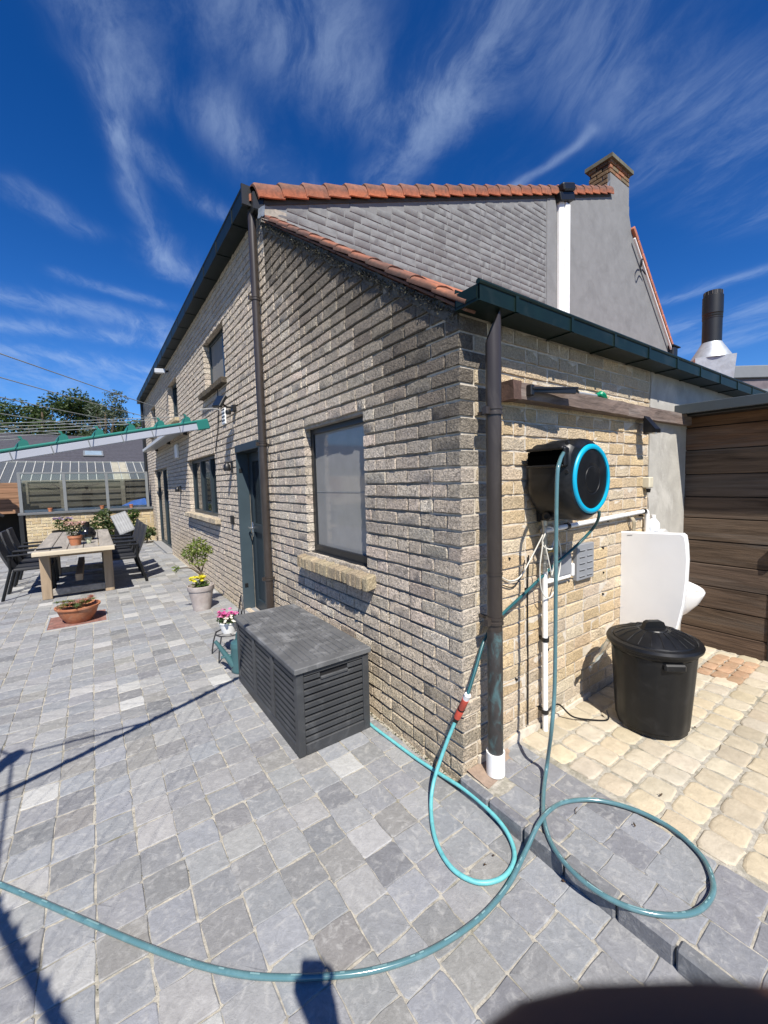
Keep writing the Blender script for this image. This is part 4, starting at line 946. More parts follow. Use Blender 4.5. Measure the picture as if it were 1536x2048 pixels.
k = MB(); k.tube([cp0 + dn * .018, cp0 + dn * Lc * .45, cp0 + dn * Lc * .5, cp0 + dn * Lc * .55, cp0 + dn * Lc * .88], [.0165, .0175, .0145, .0175, .0165], 14); k.build('coupling', OR, t, smooth=True)
k = MB(); k.tube([cp0 + dn * Lc * .86, cp1 + dn * .012], [.0150, .0125], 14); k.tube([cp0 + dn * Lc * .50, cp0 + dn * Lc * .53], .0182, 14); k.build('coupling_grip', m_blackpl, t, smooth=True)

# water supply
t = thing('water_pipe', 'white plastic water pipe rising from the cobbles to the tap fittings', 'pipe', (.63, -.045, TZ))
k = MB(); k.tube([(0, 0, -.01), (-.012, -.0, .95)], .0155, 14); k.build('riser', m_white, t, smooth=True)
for zz_ in (.55, .12): k = MB(); k.lathe([(.0165, -.012), (.021, -.012), (.021, .012), (.0165, .012)], 14, (-.004, 0, zz_)); k.box(-.008, .008, .01, .05, zz_ - .008, zz_ + .008); k.build('pipe_clip', m_blackmet, t)
t = thing('tap_manifold', 'chrome and black tap fittings on top of the white riser', 'tap', (.615, -.05, 1.02))
k = MB(); 
prof = [(.016, 0), (.016, .03), (.021, .032), (.021, .05), (.013, .052), (.013, .07), (.022, .072), (.024, .095), (.018, .10), (.018, .13), (.023, .132), (.023, .15), (.015, .155), (.015, .20), (.02, .202), (.02, .215), (.014, .217), (.014, .26), (.019, .262), (.019, .29), (.001, .292)]
k.lathe(prof, 14, (-.01, 0, 0)); k.build('valve_body', material('dull_chrome', (.42, .41, .38), .3, metal=.85, var=.4, vscale=40), t, smooth=True, angle=35)
k = MB(); k.tube([(-.01, 0, .28), (-.01, -.01, .31), (-.04, -.04, .325), (-.075, -.06, .32)], .017, 10); k.lathe([(.013, -.012), (.024, -.010), (.024, .014), (.013, .016)], 12, (-.075, -.06, .32), ax='x'); k.build('spout', m_blackpl, t, smooth=True)
k = MB(); k.tube([(.005, 0, .11), (.05, -.02, .12), (.07, -.025, .09)], .009, 8); k.lathe([(.018, -.006), (.018, .006)], 10, (.05, -.02, .115)); k.build('side_tap', material('brass', (.45, .32, .12), .35, metal=.8), t, smooth=True)
k = MB(); k.tube(catmull([(.0, .02, .02), (.08, .01, -.01), (.12, .02, .02), (.14, .04, .05)], 5), .007, 6); k.build('branch_tube', m_white, t, smooth=True)
t = thing('wall_conduit', 'white horizontal conduit running along the bricks below the hose reel', 'pipe', (0, 0, 0))
k = MB(); k.tube([(.62, -.03, 1.247), (1.935, -.03, 1.278)], .0145, 12); k.build('conduit', m_white, t, smooth=True); k = MB(); k.tube([(1.935, -.03, 1.278), (1.955, -.03, 1.27), (1.96, -.03, 1.25), (1.96, -.03, 1.10)], .0165, 12); k.build('elbow', m_white, t, smooth=True)
for x in (.87, 1.90): k = MB(); k.lathe([(.0155, -.012), (.021, -.012), (.021, .012), (.0155, .012)], 12, (x, -.03, 1.2535 + (x - .87) * .0236), ax='x'); k.box(x - .008, x + .008, -.03, .004, 1.24, 1.25); k.build('pipe_clip', m_blackmet, t)
k = MB()
for off_ in (0, .014, .03): k.tube(catmull([(1.70 + off_, -.012, 1.262), (1.715 + off_, -.035, 1.22), (1.735 + off_, -.03, 1.17), (1.74 + off_, -.02, 1.10)], 6), .0055, 6)
tag(k.build('cable_drop', material('beige_cable', (.42, .36, .25), .5), smooth=True), 'beige cables dropping from the white conduit to the divider panel', 'cable')
k = MB(); yw = -.085
ring = [(.60 + .062 * math.cos(a_), yw - .01 * math.sin(3 * a_), 1.215 + .062 * math.sin(a_)) for a_ in [i * .4 for i in range(30)]]
k.tube(ring, .0035, 6)
k.tube(catmull([(.54, yw, 1.24), (.49, -.05, 1.12), (.42, -.03, 1.02), (.36, -.012, 1.0), (.29, -.01, 1.03), (.22, -.01, 1.08)], 6), .0035, 6)
k.tube(catmull([(.54, yw, 1.20), (.535, -.07, 1.05), (.56, -.065, .92), (.62, -.07, .87), (.70, -.06, .91), (.75, -.055, 1.0), (.755, -.06, 1.1), (.72, -.07, 1.18), (.66, yw, 1.22)], 7), .0035, 6)
k.tube(catmull([(.56, yw, 1.18), (.60, -.09, 1.05), (.63, -.08, 1.00), (.655, -.08, 1.06), (.68, -.07, 1.14), (.665, yw, 1.21)], 7), .0035, 6)
tag(k.build('coiled_cable', material('white_cable', (.62, .60, .53), .5), smooth=True), 'coil of thin white cable hung around the tap fittings', 'cable')
k = MB(); k.tube(catmull([(.47, -.02, 1.10), (.44, -.02, 1.02), (.38, -.012, .965), (.30, -.01, .985), (.22, -.01, 1.03)], 6), .003, 6); k.tube(catmull([(.515, -.012, 1.12), (.512, -.008, .9), (.516, -.008, .5), (.512, -.01, TZ + .06)], 6), .004, 6); tag(k.build('black_wall_cable', m_blackpl, smooth=True), 'thin black cable hanging down the bricks beside the white riser', 'cable')
k = MB(); k.tube(catmull([(.66, -.02, TZ + .03), (.69, -.03, TZ + .10), (.76, -.05, TZ + .115), (.84, -.09, TZ + .03), (.92, -.16, TZ + .012), (1.0, -.22, TZ + .012), (1.03, -.20, TZ + .05)], 7), .005, 6); tag(k.build('black_ground_cable', m_blackpl, smooth=True), 'black cable curling over the cobbles between white riser and dustbin', 'cable')
t = thing('slotted_vent', 'flat grey slotted vent panel on the bricks under the hose reel', 'vent', (0, 0, 0)); gp = material('grey_vent_plastic', (.22, .23, .245), .45, var=.1)
k = MB(); k.cbox(.99, 1.19, -.030, .004, .895, 1.125, .005); k.build('panel', gp, t)
for i in range(5):
    for x in (1.015, 1.105): k = MB(); k.cbox(x, x + .062, -.0345, -.029, .918 + i * .041, .926 + i * .041, .002); k.build('louvre', gp, t); k = MB(); k.box(x, x + .062, -.0308, -.029, .9135 + i * .041, .917 + i * .041); k.build('slit', MATS['slot_black'], t)
t = thing('junction_box', 'grey junction box with white lower corner beside the vent panel', 'box', (0, 0, 0)); k = MB(); k.cbox(.74, .92, -.035, .004, .955, 1.085, .008); k.build('box_body', gp, t); k = MB(); k.cbox(.68, .915, -.032, .004, .932, .954, .006); k.cbox(.921, .945, -.04, .004, .94, 1.02, .006); k.build('white_trim', m_white, t)
t = thing('wall_socket', 'beige socket box on the bricks beside the cement render', 'socket', (0, 0, 0)); so_ = material('beige_plastic', (.5, .46, .35), .5); k = MB(); k.cbox(1.94, 2.01, -.05, .004, 1.45, 1.53, .006); k.build('box_body', so_, t); k = MB(); k.lathe([(.012, 0), (.016, .03)], 10, (1.975, -.03, 1.415)); k.build('cable_gland', m_blackpl, t)
for (x, z) in ((.36, 1.12), (.50, .93), (.42, .43), (1.36, 1.06), (1.37, .89), (1.37, .74), (.66, .80), (.66, .60), (1.42, 1.24), (.72, .52)):
    k = MB(); k.lathe([(.001, -.003), (.007, -.001), (.007, .012)], 8, (x, -.006, z), ax='y'); tag(k.build('wall_plug', m_blackpl), 'old dark screw plug left in the yellow bricks', 'plug', 'old screw plugs in the short brick wall')

# urinal with its divider
t = thing('urinal_divider', 'tall white urinal divider panel standing out from the wall', 'divider', (0, 0, 0))
po = [(0.004, .40), (-.30, .40), (-.335, .44), (-.362, .56), (-.388, .70), (-.402, .86), (-.405, 1.0), (-.398, 1.10), (-.388, 1.155), (-.372, 1.168), (0.004, 1.15)]
k = MB(); n = len(po); ins = [(y * .97 - .004, 0.785 + (z - .785) * .975) for y, z in po]
vs = [(1.622, y, z) for y, z in ins] + [(1.630, y, z) for y, z in po] + [(1.655, y, z) for y, z in po] + [(1.663, y, z) for y, z in ins]
k.add(vs, [tuple(range(n)), tuple(range(3 * n, 4 * n))[::-1]] + [(r * n + i, r * n + (i + 1) % n, (r + 1) * n + (i + 1) % n, (r + 1) * n + i) for r in range(3) for i in range(n)]); k.build('panel', m_porc, t, smooth=True, angle=30)
k = MB(); k.prism([(-.040, 1.128), (-.075, 1.132), (-.072, 1.126), (-.042, 1.123)], lambda y, z, x: (x, y, z), 1.6208, 1.623); k.build('printed_logo', gp, t)
t = thing('urinal', 'white ceramic urinal bowl on the wall behind the divider', 'urinal', (2.08, 0, 0)); k = MB(); vs = []; secs = [(.40, .05, .06), (.44, .11, .17), (.52, .145, .27), (.60, .165, .335), (.665, .175, .365), (.69, .178, .372), (.70, .172, .365)]; n = 22
for (z, hw, dp_) in secs:
    for i in range(n + 1): a_ = math.pi * i / n; vs.append((hw * math.cos(a_), .004 - dp_ * math.sin(a_) ** .8, z + (.06 * (1 - math.sin(a_)) if z > .6 else 0)))
for (z, s_) in ((.695, .86), (.62, .75), (.54, .5)):
    for i in range(n + 1): a_ = math.pi * i / n; vs.append((.172 * s_ * math.cos(a_), .004 - .365 * s_ * math.sin(a_) ** .8, z + .05 * (1 - math.sin(a_))))
m_ = n + 1; k.add(vs, [(r * m_ + i, r * m_ + i + 1, (r + 1) * m_ + i + 1, (r + 1) * m_ + i) for r in range(len(secs) + 2) for i in range(n)]); k.build('bowl', m_porc, t, smooth=True, angle=60)
k = MB(); k.cbox(-.17, .17, -.09, .004, .55, 1.12, .03); k.build('back_body', m_porc, t, smooth=True, angle=50)
t = thing('plastic_bottle', 'translucent white plastic bottle standing on top of the urinal', 'bottle', (2.03, -.045, 1.12)); bm_ = material('milky_plastic', (.72, .74, .76), .35, var=.05)
k = MB(); k.lathe([(.001, 0), (.042, 0), (.045, .01), (.045, .055), (.040, .065), (.018, .095), (.014, .10), (.014, .118), (.001, .118)], 18); k.build('body', bm_, t, smooth=True); k = MB(); k.lathe([(.017, .102), (.017, .122), (.001, .123)], 14); k.build('cap', m_white, t, smooth=True)

# dustbin
BX, BY = 1.185, -.385; t = thing('dustbin', 'round black plastic dustbin with ribbed lid on the buff cobbles', 'dustbin', (BX, BY, TZ + .004))
k = MB(); fl_ = lambda q: 1 + .012 * (q % 4 in (0, 1)); zr = .505
k.lathe([(.001, .002), (.165, .0), (.178, .008), (.18, .03), (.186, .035), (.200, .25), (.212, .44), (.214, .46)], 64, flute=fl_); k.lathe([(.214, .46), (.222, .47), (.226, .50), (.222, .505), (.205, .503)], 64); k.build('body', m_blackpl, t, smooth=True, angle=25)
k = MB(); k.lathe([(.232, .488), (.240, .492), (.243, .506), (.236, .520), (.214, .524), (.207, .520), (.203, .528)], 64); k.lathe([(.203, .528), (.150, .558), (.085, .578), (.080, .574), (.070, .574), (.066, .580), (.001, .584)], 64, flute=lambda q: 1 + .012 * (q % 4 == 0)); ld = k.build('lid', m_blackpl, t, smooth=True, angle=22)
for i in range(20):
    a_ = 2 * math.pi * i / 20; k = MB(); k.tube([(.088 * math.cos(a_), .088 * math.sin(a_), .578), (.150 * math.cos(a_), .150 * math.sin(a_), .559), (.200 * math.cos(a_), .200 * math.sin(a_), .530)], .0026, 5); k.build('lid_rib', m_blackpl, ld)
k = MB(); k.prism([(-.065, .578), (-.050, .615), (-.035, .622), (.035, .622), (.050, .615), (.065, .578)], lambda u, z, v_: (u * .8 + v_ * .6, -u * .6 + v_ * .8, z), -.016, .016); k.build('lid_handle', m_blackpl, ld)
for a_ in (math.radians(228), math.radians(48)):
    k = MB(); k.cbox(-.055, .055, -.03, .0, -.03, .012, .008, M=Matrix.Translation((.230 * math.cos(a_), .230 * math.sin(a_), .445)) @ Matrix.Rotation(a_ + math.pi / 2 + math.pi, 4, 'Z')); k.build('side_handle', m_blackpl, t)
bagm = glass_mat('thin_bag_plastic', (.62, .80, .88), .55, .25)
def bag(name, label, pts, n=7):
    k = MB(); vs = []
    for i in range(n):
        for j in range(n):
            u, v_ = i / (n - 1), j / (n - 1); p = (Vector(pts[0]) * (1 - u) + Vector(pts[1]) * u) * (1 - v_) + (Vector(pts[3]) * (1 - u) + Vector(pts[2]) * u) * v_
            vs.append(p + Vector((nz(i * .7, j * .9, 1), nz(i * .7, j * .9, 5), nz(i * .9, j * .7, 9))) * .022)
    k.add(vs, [(i * n + j, i * n + j + 1, (i + 1) * n + j + 1, (i + 1) * n + j) for i in range(n - 1) for j in range(n - 1)]); return tag(k.build(name, bagm, smooth=True), label, 'bag')
bag('bin_bag', 'pale blue plastic bag hanging out of the dustbin towards the wall', [(1.00, -.24, .55), (1.12, -.16, .55), (1.00, -.12, .36), (.94, -.14, .42)])
bag('bin_bag', 'scrap of blue plastic bag poking out of the dustbin towards the shed', [(1.36, -.53, .56), (1.40, -.47, .56), (1.46, -.50, .47), (1.43, -.54, .46)])

# plank shed
t = thing('plank_shed', 'dark brown plank shed with grey roof edge joining the brick wall', 'shed', (0, 0, 0)); z = .03; i = 0
for i in range(11):
    h = (.19, .19, .185, .19, .195, .19, .18, .19, .205, .19, .19)[i]; k = MB(); k.cbox(2.752 + ru(-.003, .003), 2.775, -2.2, -.004, z + .004, z + h - .003, .003); o = k.build('plank', m_oldwood, t); o.color = (*jit(random.choice([(.085, .060, .043), (.098, .068, .047), (.076, .057, .044), (.092, .062, .042)]) if i < 9 else (.13, .07, .038), .15), 1); z += h  # warm reflected light is put into the colour of the top planks
k = MB(); k.box(2.776, 2.80, -2.2, -.004, .0, 2.10); k.build('back_boarding', material('dark_boarding', (.02, .016, .013), .9), t)
k = MB(); k.cbox(2.50, 4.6, -2.4, -.004, 2.075, 2.10, .004); k.build('roof', material('grey_roof_sheet', (.04, .047, .052), .5, var=.15), t)
k = MB(); k.cbox(2.488, 2.512, -2.4, -.006, 2.030, 2.106, .004); k.build('roof_edge', material('grey_edge', (.045, .055, .062), .45, var=.1), t); k = MB(); k.cbox(2.60, 2.75, -2.2, -.012, 2.02, 2.072, .005); k.build('soffit_beam', m_blackmet, t)
k = MB(); k.cbox(2.715, 2.75, -.62, -.585, .85, .98, .006); k.build('latch', so_, t); k = MB(); k.cbox(2.742, 2.754, -.615, -.58, .0, .62, .003); k.build('post', m_blackmet, t)

# flue and the flat-roofed building behind
fp = CAM + (CF * 7.0 + CR * ((1412 - 768) / FPX * 7.0)); fxp, fyp = fp.x, fp.y
t = thing('flue_pipe', 'black flue pipe rising from a zinc cone on the lean-to roof', 'flue', (fxp, fyp, 0)); 
k = MB(); k.lathe([(.135, 3.66), (.135, 4.08), (.140, 4.085), (.140, 4.10), (.133, 4.105), (.140, 4.12), (.140, 4.14), (.133, 4.145), (.142, 4.16), (.142, 4.44), (.128, 4.45), (.126, 4.52), (.001, 4.53)], 28, (0, 0, 0)); k.build('pipe', m_blackmet, t, smooth=True, angle=30)
for i in range(14): a_ = i * 2 * math.pi / 14; k = MB(); k.box(-.003, .003, .124, .132, 4.455, 4.515); k.v = [tuple(Matrix.Rotation(a_, 3, 'Z') @ Vector(p)) for p in k.v]; k.build('cowl_fin', material('grey_fin', (.12, .11, .10), .5), t)
k = MB(); k.lathe([(.14, 3.70), (.16, 3.66), (.29, 3.44), (.30, 3.42)], 28); k.build('storm_collar', m_zinc, t, smooth=True)
k = MB(); vs = [(x, y, z) for z, s_ in ((3.0, .24), (3.43, .27)) for x, y in ((-s_, -s_), (s_, -s_), (s_, s_), (-s_, s_))]; k.add(vs, [(0, 1, 5, 4), (1, 2, 6, 5), (2, 3, 7, 6), (3, 0, 4, 7)]); k.v = [tuple(Matrix.Rotation(.5, 3, 'Z') @ Vector(p)) for p in k.v]; k.build('zinc_base', m_zinc, t)
bp = CAM + CF * 11.0 + CR * ((1640 - 768) / FPX * 11.0); ang = math.atan2(CR.y, CR.x)
t = thing('flat_roof_building', 'grey flat-roofed building showing above the green gutter', 'building', (bp.x, bp.y, 0), rz=ang)
k = MB(); k.box(-3.5, 8, 0, 6, 0, 3.62); k.build('wall', material('brown_panel', (.17, .13, .12), .8), t); k = MB(); k.cbox(-3.6, 8.1, -.15, 6.1, 3.98, 4.30, .02); k.build('fascia', material('grey_fascia', (.17, .18, .19), .5, var=.05), t); k = MB(); k.cbox(-3.55, 8.05, -.08, 6.05, 3.70, 3.98, .01); k.build('lower_band', material('mauve_band', (.14, .115, .125), .6), t); k = MB(); k.cbox(-3.56, 8.05, -.12, 6.05, 3.30, 3.70, .01); k.build('grey_band', material('grey_fascia', (.17, .18, .19), .5), t)

# ------------------------------------------------------------------ storage box
t = thing('storage_box', 'dark grey slatted plastic storage box against the brick wall', 'storage box', (0, 0, 0)); mb_ = material('storage_box_plastic', (.038, .040, .043), .5, var=.16, vscale=5, stain=(.09, .093, .097), sscale=6, samt=.6, bump=.12, bscale=120, bdist=.001, spec=.45)
m_lid = material('storage_lid_plastic', (.095, .097, .099), .65, var=.3, vscale=5, stain=(.22, .222, .224), sscale=7, samt=.85, bump=.2, bscale=160, bdist=.001, spec=.4)
x0, x1, y0, y1, zt = -.582, -.100, .705, 1.870, .487
k = MB(); k.box(x0 + .016, x1 - .016, y0 + .016, y1 - .016, .01, zt - .02); k.build('inner_bin', material('box_gap_black', (.006, .006, .007), .9), t)
k = MB(); px_ = .045
for (xa, ya) in ((x0, y0), (x1 - px_, y0), (x0, y1 - px_), (x1 - px_, y1 - px_)): k.cbox(xa, xa + px_, ya, ya + px_, .0, zt, .004)
k.cbox(x0 + px_, x1 - px_, y0, y0 + .02, .0, .065, .004); k.cbox(x0 + px_, x1 - px_, y0 + .002, y0 + .02, zt - .022, zt, .003); k.cbox(x0, x0 + .02, y0 + px_, y1 - px_, .0, .065, .004); k.cbox(x0 + .002, x0 + .02, y0 + px_, y1 - px_, zt - .022, zt, .003); k.build('frame', mb_, t)
bay = (y1 - y0 - 2 * px_) / 3
for i in (1, 2): k = MB(); yc = y0 + px_ + bay * i; k.cbox(x0 + .001, x0 + .02, yc - .028, yc + .028, .065, zt - .022, .003); k.build('upright', mb_, t)
ns = 10; pz = (zt - .022 - .065) / ns
for i in range(ns):
    za, zb = .065 + i * pz, .065 + (i + 1) * pz
    for b_ in range(3):
        ya = y0 + px_ + bay * b_ + (.028 if b_ else 0); yb = y0 + px_ + bay * (b_ + 1) - (.028 if b_ < 2 else 0); k = MB(); k.cbox(x0 + .007, x0 + .018, ya, yb, za + .0065, zb - .0065, .002); k.build('slat', mb_, t)
    if i < ns - 1: k = MB(); k.cbox(x0 + px_, x1 - px_, y0 + .006, y0 + .018, za + .0065, zb - .0065, .002); k.build('slat', mb_, t)
    else:
        k = MB(); k.cbox(x0 + px_, x0 + .15, y0 + .006, y0 + .018, za + .0065, zb - .0065, .002); k.cbox(x1 - .15, x1 - px_, y0 + .006, y0 + .018, za + .0065, zb - .0065, .002); k.build('slat', mb_, t); k = MB(); k.cbox(x0 + .15, x1 - .15, y0 - .004, y0 + .012, za - .006, za + .012, .004); k.build('handle', mb_, t)
k = MB(); lx0, lx1, ly0, ly1 = x0 - .014, x1 + .012, y0 - .016, y1 + .012; k.cbox(lx0, lx1, ly0, ly1, zt + .006, zt + .040, .005); lid = k.build('lid', m_lid, t)
secs = 3; sl_ = (ly1 - ly0 - .10) / secs
for b_ in range(secs):
    for i in range(10):
        xa = lx0 + .042 + i * (lx1 - lx0 - .084) / 10; ya = ly0 + .05 + b_ * sl_; k = MB(); k.cbox(xa + .0045, xa + (lx1 - lx0 - .084) / 10 - .0045, ya + .014, ya + sl_ - .014, zt + .038, zt + .0445, .002); k.build('lid_slat', m_lid, lid)

# watering can, wire chair with flowers, potted shrub, clay bowl
t = thing('watering_can', 'teal plastic watering can behind the storage box', 'watering can', (-.505, 2.045, .002))
k = MB(); k.lathe([(.001, .0), (.082, 0), (.088, .012), (.086, .03), (.083, .20), (.086, .215), (.083, .225), (.080, .245), (.055, .262), (.03, .265)], 28); k.build('body', m_tealpl, t, smooth=True)
k = MB(); k.tube([(-.070, -.01, .06), (-.12, .02, .15), (-.17, .05, .245), (-.19, .062, .275)], [.028, .022, .016, .015], 12); k.build('spout', m_tealpl, t, smooth=True); k = MB(); k.tube(catmull([(-.03, .02, .262), (-.02, .0, .33), (.04, -.02, .345), (.10, -.03, .30), (.12, -.03, .2), (.085, -.02, .1)], 6), .011, 8); k.build('handle', m_tealpl, t, smooth=True); k = MB(); k.cbox(-.16, -.08, .0, .03, .135, .15, .004); k.build('spout_brace', m_tealpl, t)
def flowers(mb, c, r, n, size, cols):
    for _ in range(n):
        a_, q = ru(0, 6.28), r * math.sqrt(rnd()); p = Vector((c[0] + q * math.cos(a_), c[1] + q * math.sin(a_), c[2] + ru(-.02, .03))); cc = jit(random.choice(cols), .15); m = 6
        nn = Vector((ru(-.4, .4), ru(-.6, .2), 1)).normalized(); u = nn.orthogonal().normalized(); v_ = nn.cross(u); vs = [p] + [p + (u * math.cos(j * 2 * math.pi / m) + v_ * math.sin(j * 2 * math.pi / m)) * size * ru(.7, 1.1) + nn * size * .35 for j in range(m)]
        mb.add(vs, [(0, j + 1, (j + 1) % m + 1) for j in range(m)], cc)
wm = material('black_wire', (.02, .02, .022), .5)
t = thing('wire_chair', 'little black wrought-iron chair used as a plant stand', 'plant stand', (-.50, 2.43, 0)); 
for (sx, sy) in ((-1, -1), (1, -1), (-1, 1), (1, 1)): k = MB(); k.tube(catmull([(sx * .09, sy * .09, .215), (sx * .115, sy * .11, .12), (sx * .13, sy * .125, .004)], 5), .006, 6); k.build('leg', wm, t, smooth=True)
k = MB(); k.tube([(.115 * math.cos(i * math.pi / 9), .115 * math.sin(i * math.pi / 9), .215) for i in range(18)], .006, 6, closed=True); k.tube([(-.115, 0, .21), (.115, 0, .21)], .004, 6); k.tube([(0, -.115, .21), (0, .115, .21)], .004, 6); k.build('seat_ring', wm, t, smooth=True)
k = MB(); k.tube(catmull([(.10, -.08, .215), (.12, -.09, .36), (.125, -.03, .50), (.125, 0, .53), (.125, .03, .50), (.12, .09, .36), (.10, .08, .215)], 6), .006, 6)
for s_ in (-1, 1): k.tube(catmull([(.11, s_ * .01, .22), (.12, s_ * .05, .30), (.12, s_ * .012, .37), (.122, s_ * .045, .43), (.124, s_ * .005, .50)], 6), .0045, 6)
k.build('backrest', wm, t, smooth=True)
t = thing('flower_pot', 'white pot of pink and white flowers on the iron chair', 'potted plant', (-.50, 2.43, .218)); k = MB(); k.lathe([(.001, 0), (.06, 0), (.082, .085), (.088, .088), (.088, .10), (.08, .10), (.076, .09), (.001, .085)], 20); k.build('pot', m_white, t, smooth=True)
k = MB(); k.leaves((0, 0, .115), (.10, .10, .045), 260, .035, [(.035, .075, .02), (.05, .10, .03)]); k.build('foliage', m_leaf, t, attr=True); k = MB(); flowers(k, (-.01, -.01, .165), .085, 60, .016, [(.55, .10, .32), (.62, .20, .42), (.5, .07, .28)]); flowers(k, (-.01, -.05, .125), .09, 22, .016, [(.75, .73, .68)]); k.build('blossoms', m_leaf, t, attr=True)
t = thing('potted_shrub', 'small leafy tree in a chalky clay pot by the wall', 'potted plant', (-.40, 4.10, .0)); k = MB(); k.lathe([(.001, 0), (.10, 0), (.145, .25), (.153, .25), (.156, .255), (.158, .31), (.148, .312), (.142, .27), (.001, .265)], 28); k.build('pot', m_claygrey, t, smooth=True, angle=30); k = MB(); k.lathe([(.001, .272), (.142, .27)], 20); k.build('soil', material('dark_soil', (.03, .022, .016), .95), t)
k = MB()
for pts in ([(0, 0, .26), (.01, .0, .45), (-.02, .01, .6), (-.01, .0, .78)], [(.0, .0, .42), (.06, .02, .58), (.10, .03, .72)], [(0, 0, .5), (-.09, .0, .62), (-.13, -.02, .74)], [(0, 0, .45), (-.12, -.05, .55), (-.26, -.08, .57)]): k.tube(catmull(pts, 5), [.011 * (1 - .6 * i / (5 * (len(pts) - 1))) for i in range(5 * (len(pts) - 1) + 1)], 6)
k.build('trunk', m_bark, t, smooth=True); k = MB(); GL = [(.14, .19, .035), (.20, .25, .05), (.10, .155, .03), (.26, .29, .08)]
for c_, r_, n_ in (((-.01, 0, .80), (.13, .13, .12), 330), ((.09, .02, .72), (.09, .09, .08), 150), ((-.12, -.01, .73), (.09, .09, .08), 150), ((-.01, 0, .62), (.12, .12, .07), 110), ((-.27, -.08, .57), (.05, .05, .04), 30)): k.leaves(c_, r_, n_, .045, GL)
k.build('crown', m_leaf, t, attr=True); k = MB(); k.leaves((0, -.03, .33), (.11, .11, .05), 160, .04, [(.08, .14, .03), (.12, .18, .04)]); flowers(k, (-.02, -.04, .40), .10, 45, .026, [(.62, .55, .03), (.55, .50, .04)]); k.build('yellow_flowers', m_leaf, t, attr=True)
t = thing('inspection_cover', 'sunken square drain cover with reddish inlay in the paving', 'drain cover', (-1.67, 4.69, 0)); k = MB()
for (a_, b_, c_, d_) in ((-.29, .29, -.31, -.295), (-.29, .29, .295, .31), (-.29, -.275, -.295, .295), (.275, .29, -.295, .295)): k.box(a_, b_, c_, d_, -.02, .004)
k.build('frame', al, t); k = MB(); k.box(-.275, .275, -.295, .295, -.03, -.001); k.build('inlay', material('red_inlay', (.20, .095, .075), .9, var=.5, vscale=16, stain=(.27, .20, .165), sscale=9, samt=.6, bump=.5, bscale=30), t)
t = thing('clay_bowl', 'wide terracotta bowl of succulents standing on the drain cover', 'planter', (-1.66, 4.60, .0)); k = MB(); k.lathe([(.001, 0), (.12, 0), (.175, .08), (.205, .165), (.220, .17), (.224, .19), (.21, .192), (.19, .165), (.001, .16)], 32); k.build('bowl', m_terra, t, smooth=True, angle=35); k = MB()
for _ in range(46):
    a_, q = ru(0, 6.28), ru(.02, .19); c_ = Vector((q * math.cos(a_), q * math.sin(a_), .185 + (.075 if abs(math.cos(a_)) > .45 and q > .06 else .015) * rnd() + .01)); cc = random.choice([(.13, .17, .05), (.30, .12, .10), (.18, .20, .08), (.34, .17, .14), (.09, .13, .05)])
    for i in range(16):
        b_ = i * 2.4; r_ = .016 + .024 * (i / 16); dv = Vector((math.cos(b_), math.sin(b_), .9 - i / 18)).normalized(); sd = Vector((-math.sin(b_), math.cos(b_), 0)); tip = c_ + dv * r_ * 1.7; k.add([c_, c_ + dv * r_ + sd * .009, tip, c_ + dv * r_ - sd * .009], [(0, 1, 2, 3)], jit(cc, .25))
k.build('succulents', m_leaf, t, attr=True)
k = MB(); k.leaves((-.12, 2.62, .10), (.05, .10, .09), 60, .05, [(.10, .12, .05), (.16, .13, .09), (.06, .09, .03)]); k.tube([(-.10, 2.62, 0), (-.12, 2.60, .14)], .004, 5, col=(.12, .1, .06)); tag(k.build('weed_tuft', m_leaf, attr=True), 'scraggly weed growing at the foot of the brown downpipe', 'weed')
# dry scraps lying on the paving
for i, (px, py, z) in enumerate(((987, 1712, .002), (970, 1728, .002), (1128, 1742, .002), (1125, 1762, .002), (1290, 1880, .004), (1320, 1590, TZ + .006), (1390, 1455, TZ + .006), (1270, 1652, TZ + .006))):
    p = G(px, py, z); k = MB(); k.leaves((p.x, p.y, p.z + .004), (.010, .010, .002), 3, .016, [(.10, .065, .04), (.14, .09, .055)]); tag(k.build('dry_leaf', m_leaf, attr=True), 'curled dry leaf scrap lying on the paving', 'leaf', 'dry leaf scraps on the paving')
k = MB(); p = G(1155, 1622, TZ + .006); k.tube(catmull([p + Vector((-.02, -.005, 0)), p + Vector((-.005, .008, .002)), p + Vector((.02, .012, 0))], 5), .0016, 5); tag(k.build('twig', m_bark), 'short dark twig inside the hose loop', 'twig')

# ------------------------------------------------------------------ dining set
tw = material('bleached_table_wood', (.27, .245, .21), .85, var=.4, vscale=10, bump=.5, bscale=24, aniso=(1, .1, 1), dist=1.5, stain=(.14, .13, .12), sscale=6, samt=.6)
lw = material('table_leg_wood', (.30, .225, .15), .85, var=.35, vscale=12, bump=.5, bscale=24, aniso=(1, 1, .1), stain=(.20, .15, .10), sscale=5, samt=.5)
TX0, TX1, TY0, TY1, TT = -2.135, -1.225, 5.58, 8.62, .735
t = thing('dining_table', 'long weathered wooden garden table with trestle legs', 'table', (0, 0, 0))
for i in range(5):
    xa = TX0 + i * (TX1 - TX0) / 5; k = MB(); k.cbox(xa + .004, xa + (TX1 - TX0) / 5 - .004, TY0 + .105, TY1, TT - .05, TT + ru(-.002, .002), .004); k.build('top_plank', tw, t)
k = MB(); k.cbox(TX0, TX1, TY0, TY0 + .10, TT - .055, TT + .001, .005); k.build('end_plank', material('pale_table_edge', (.46, .40, .30), .85, var=.3, vscale=12, aniso=(.1, 1, 1), bump=.4, bscale=24), t)
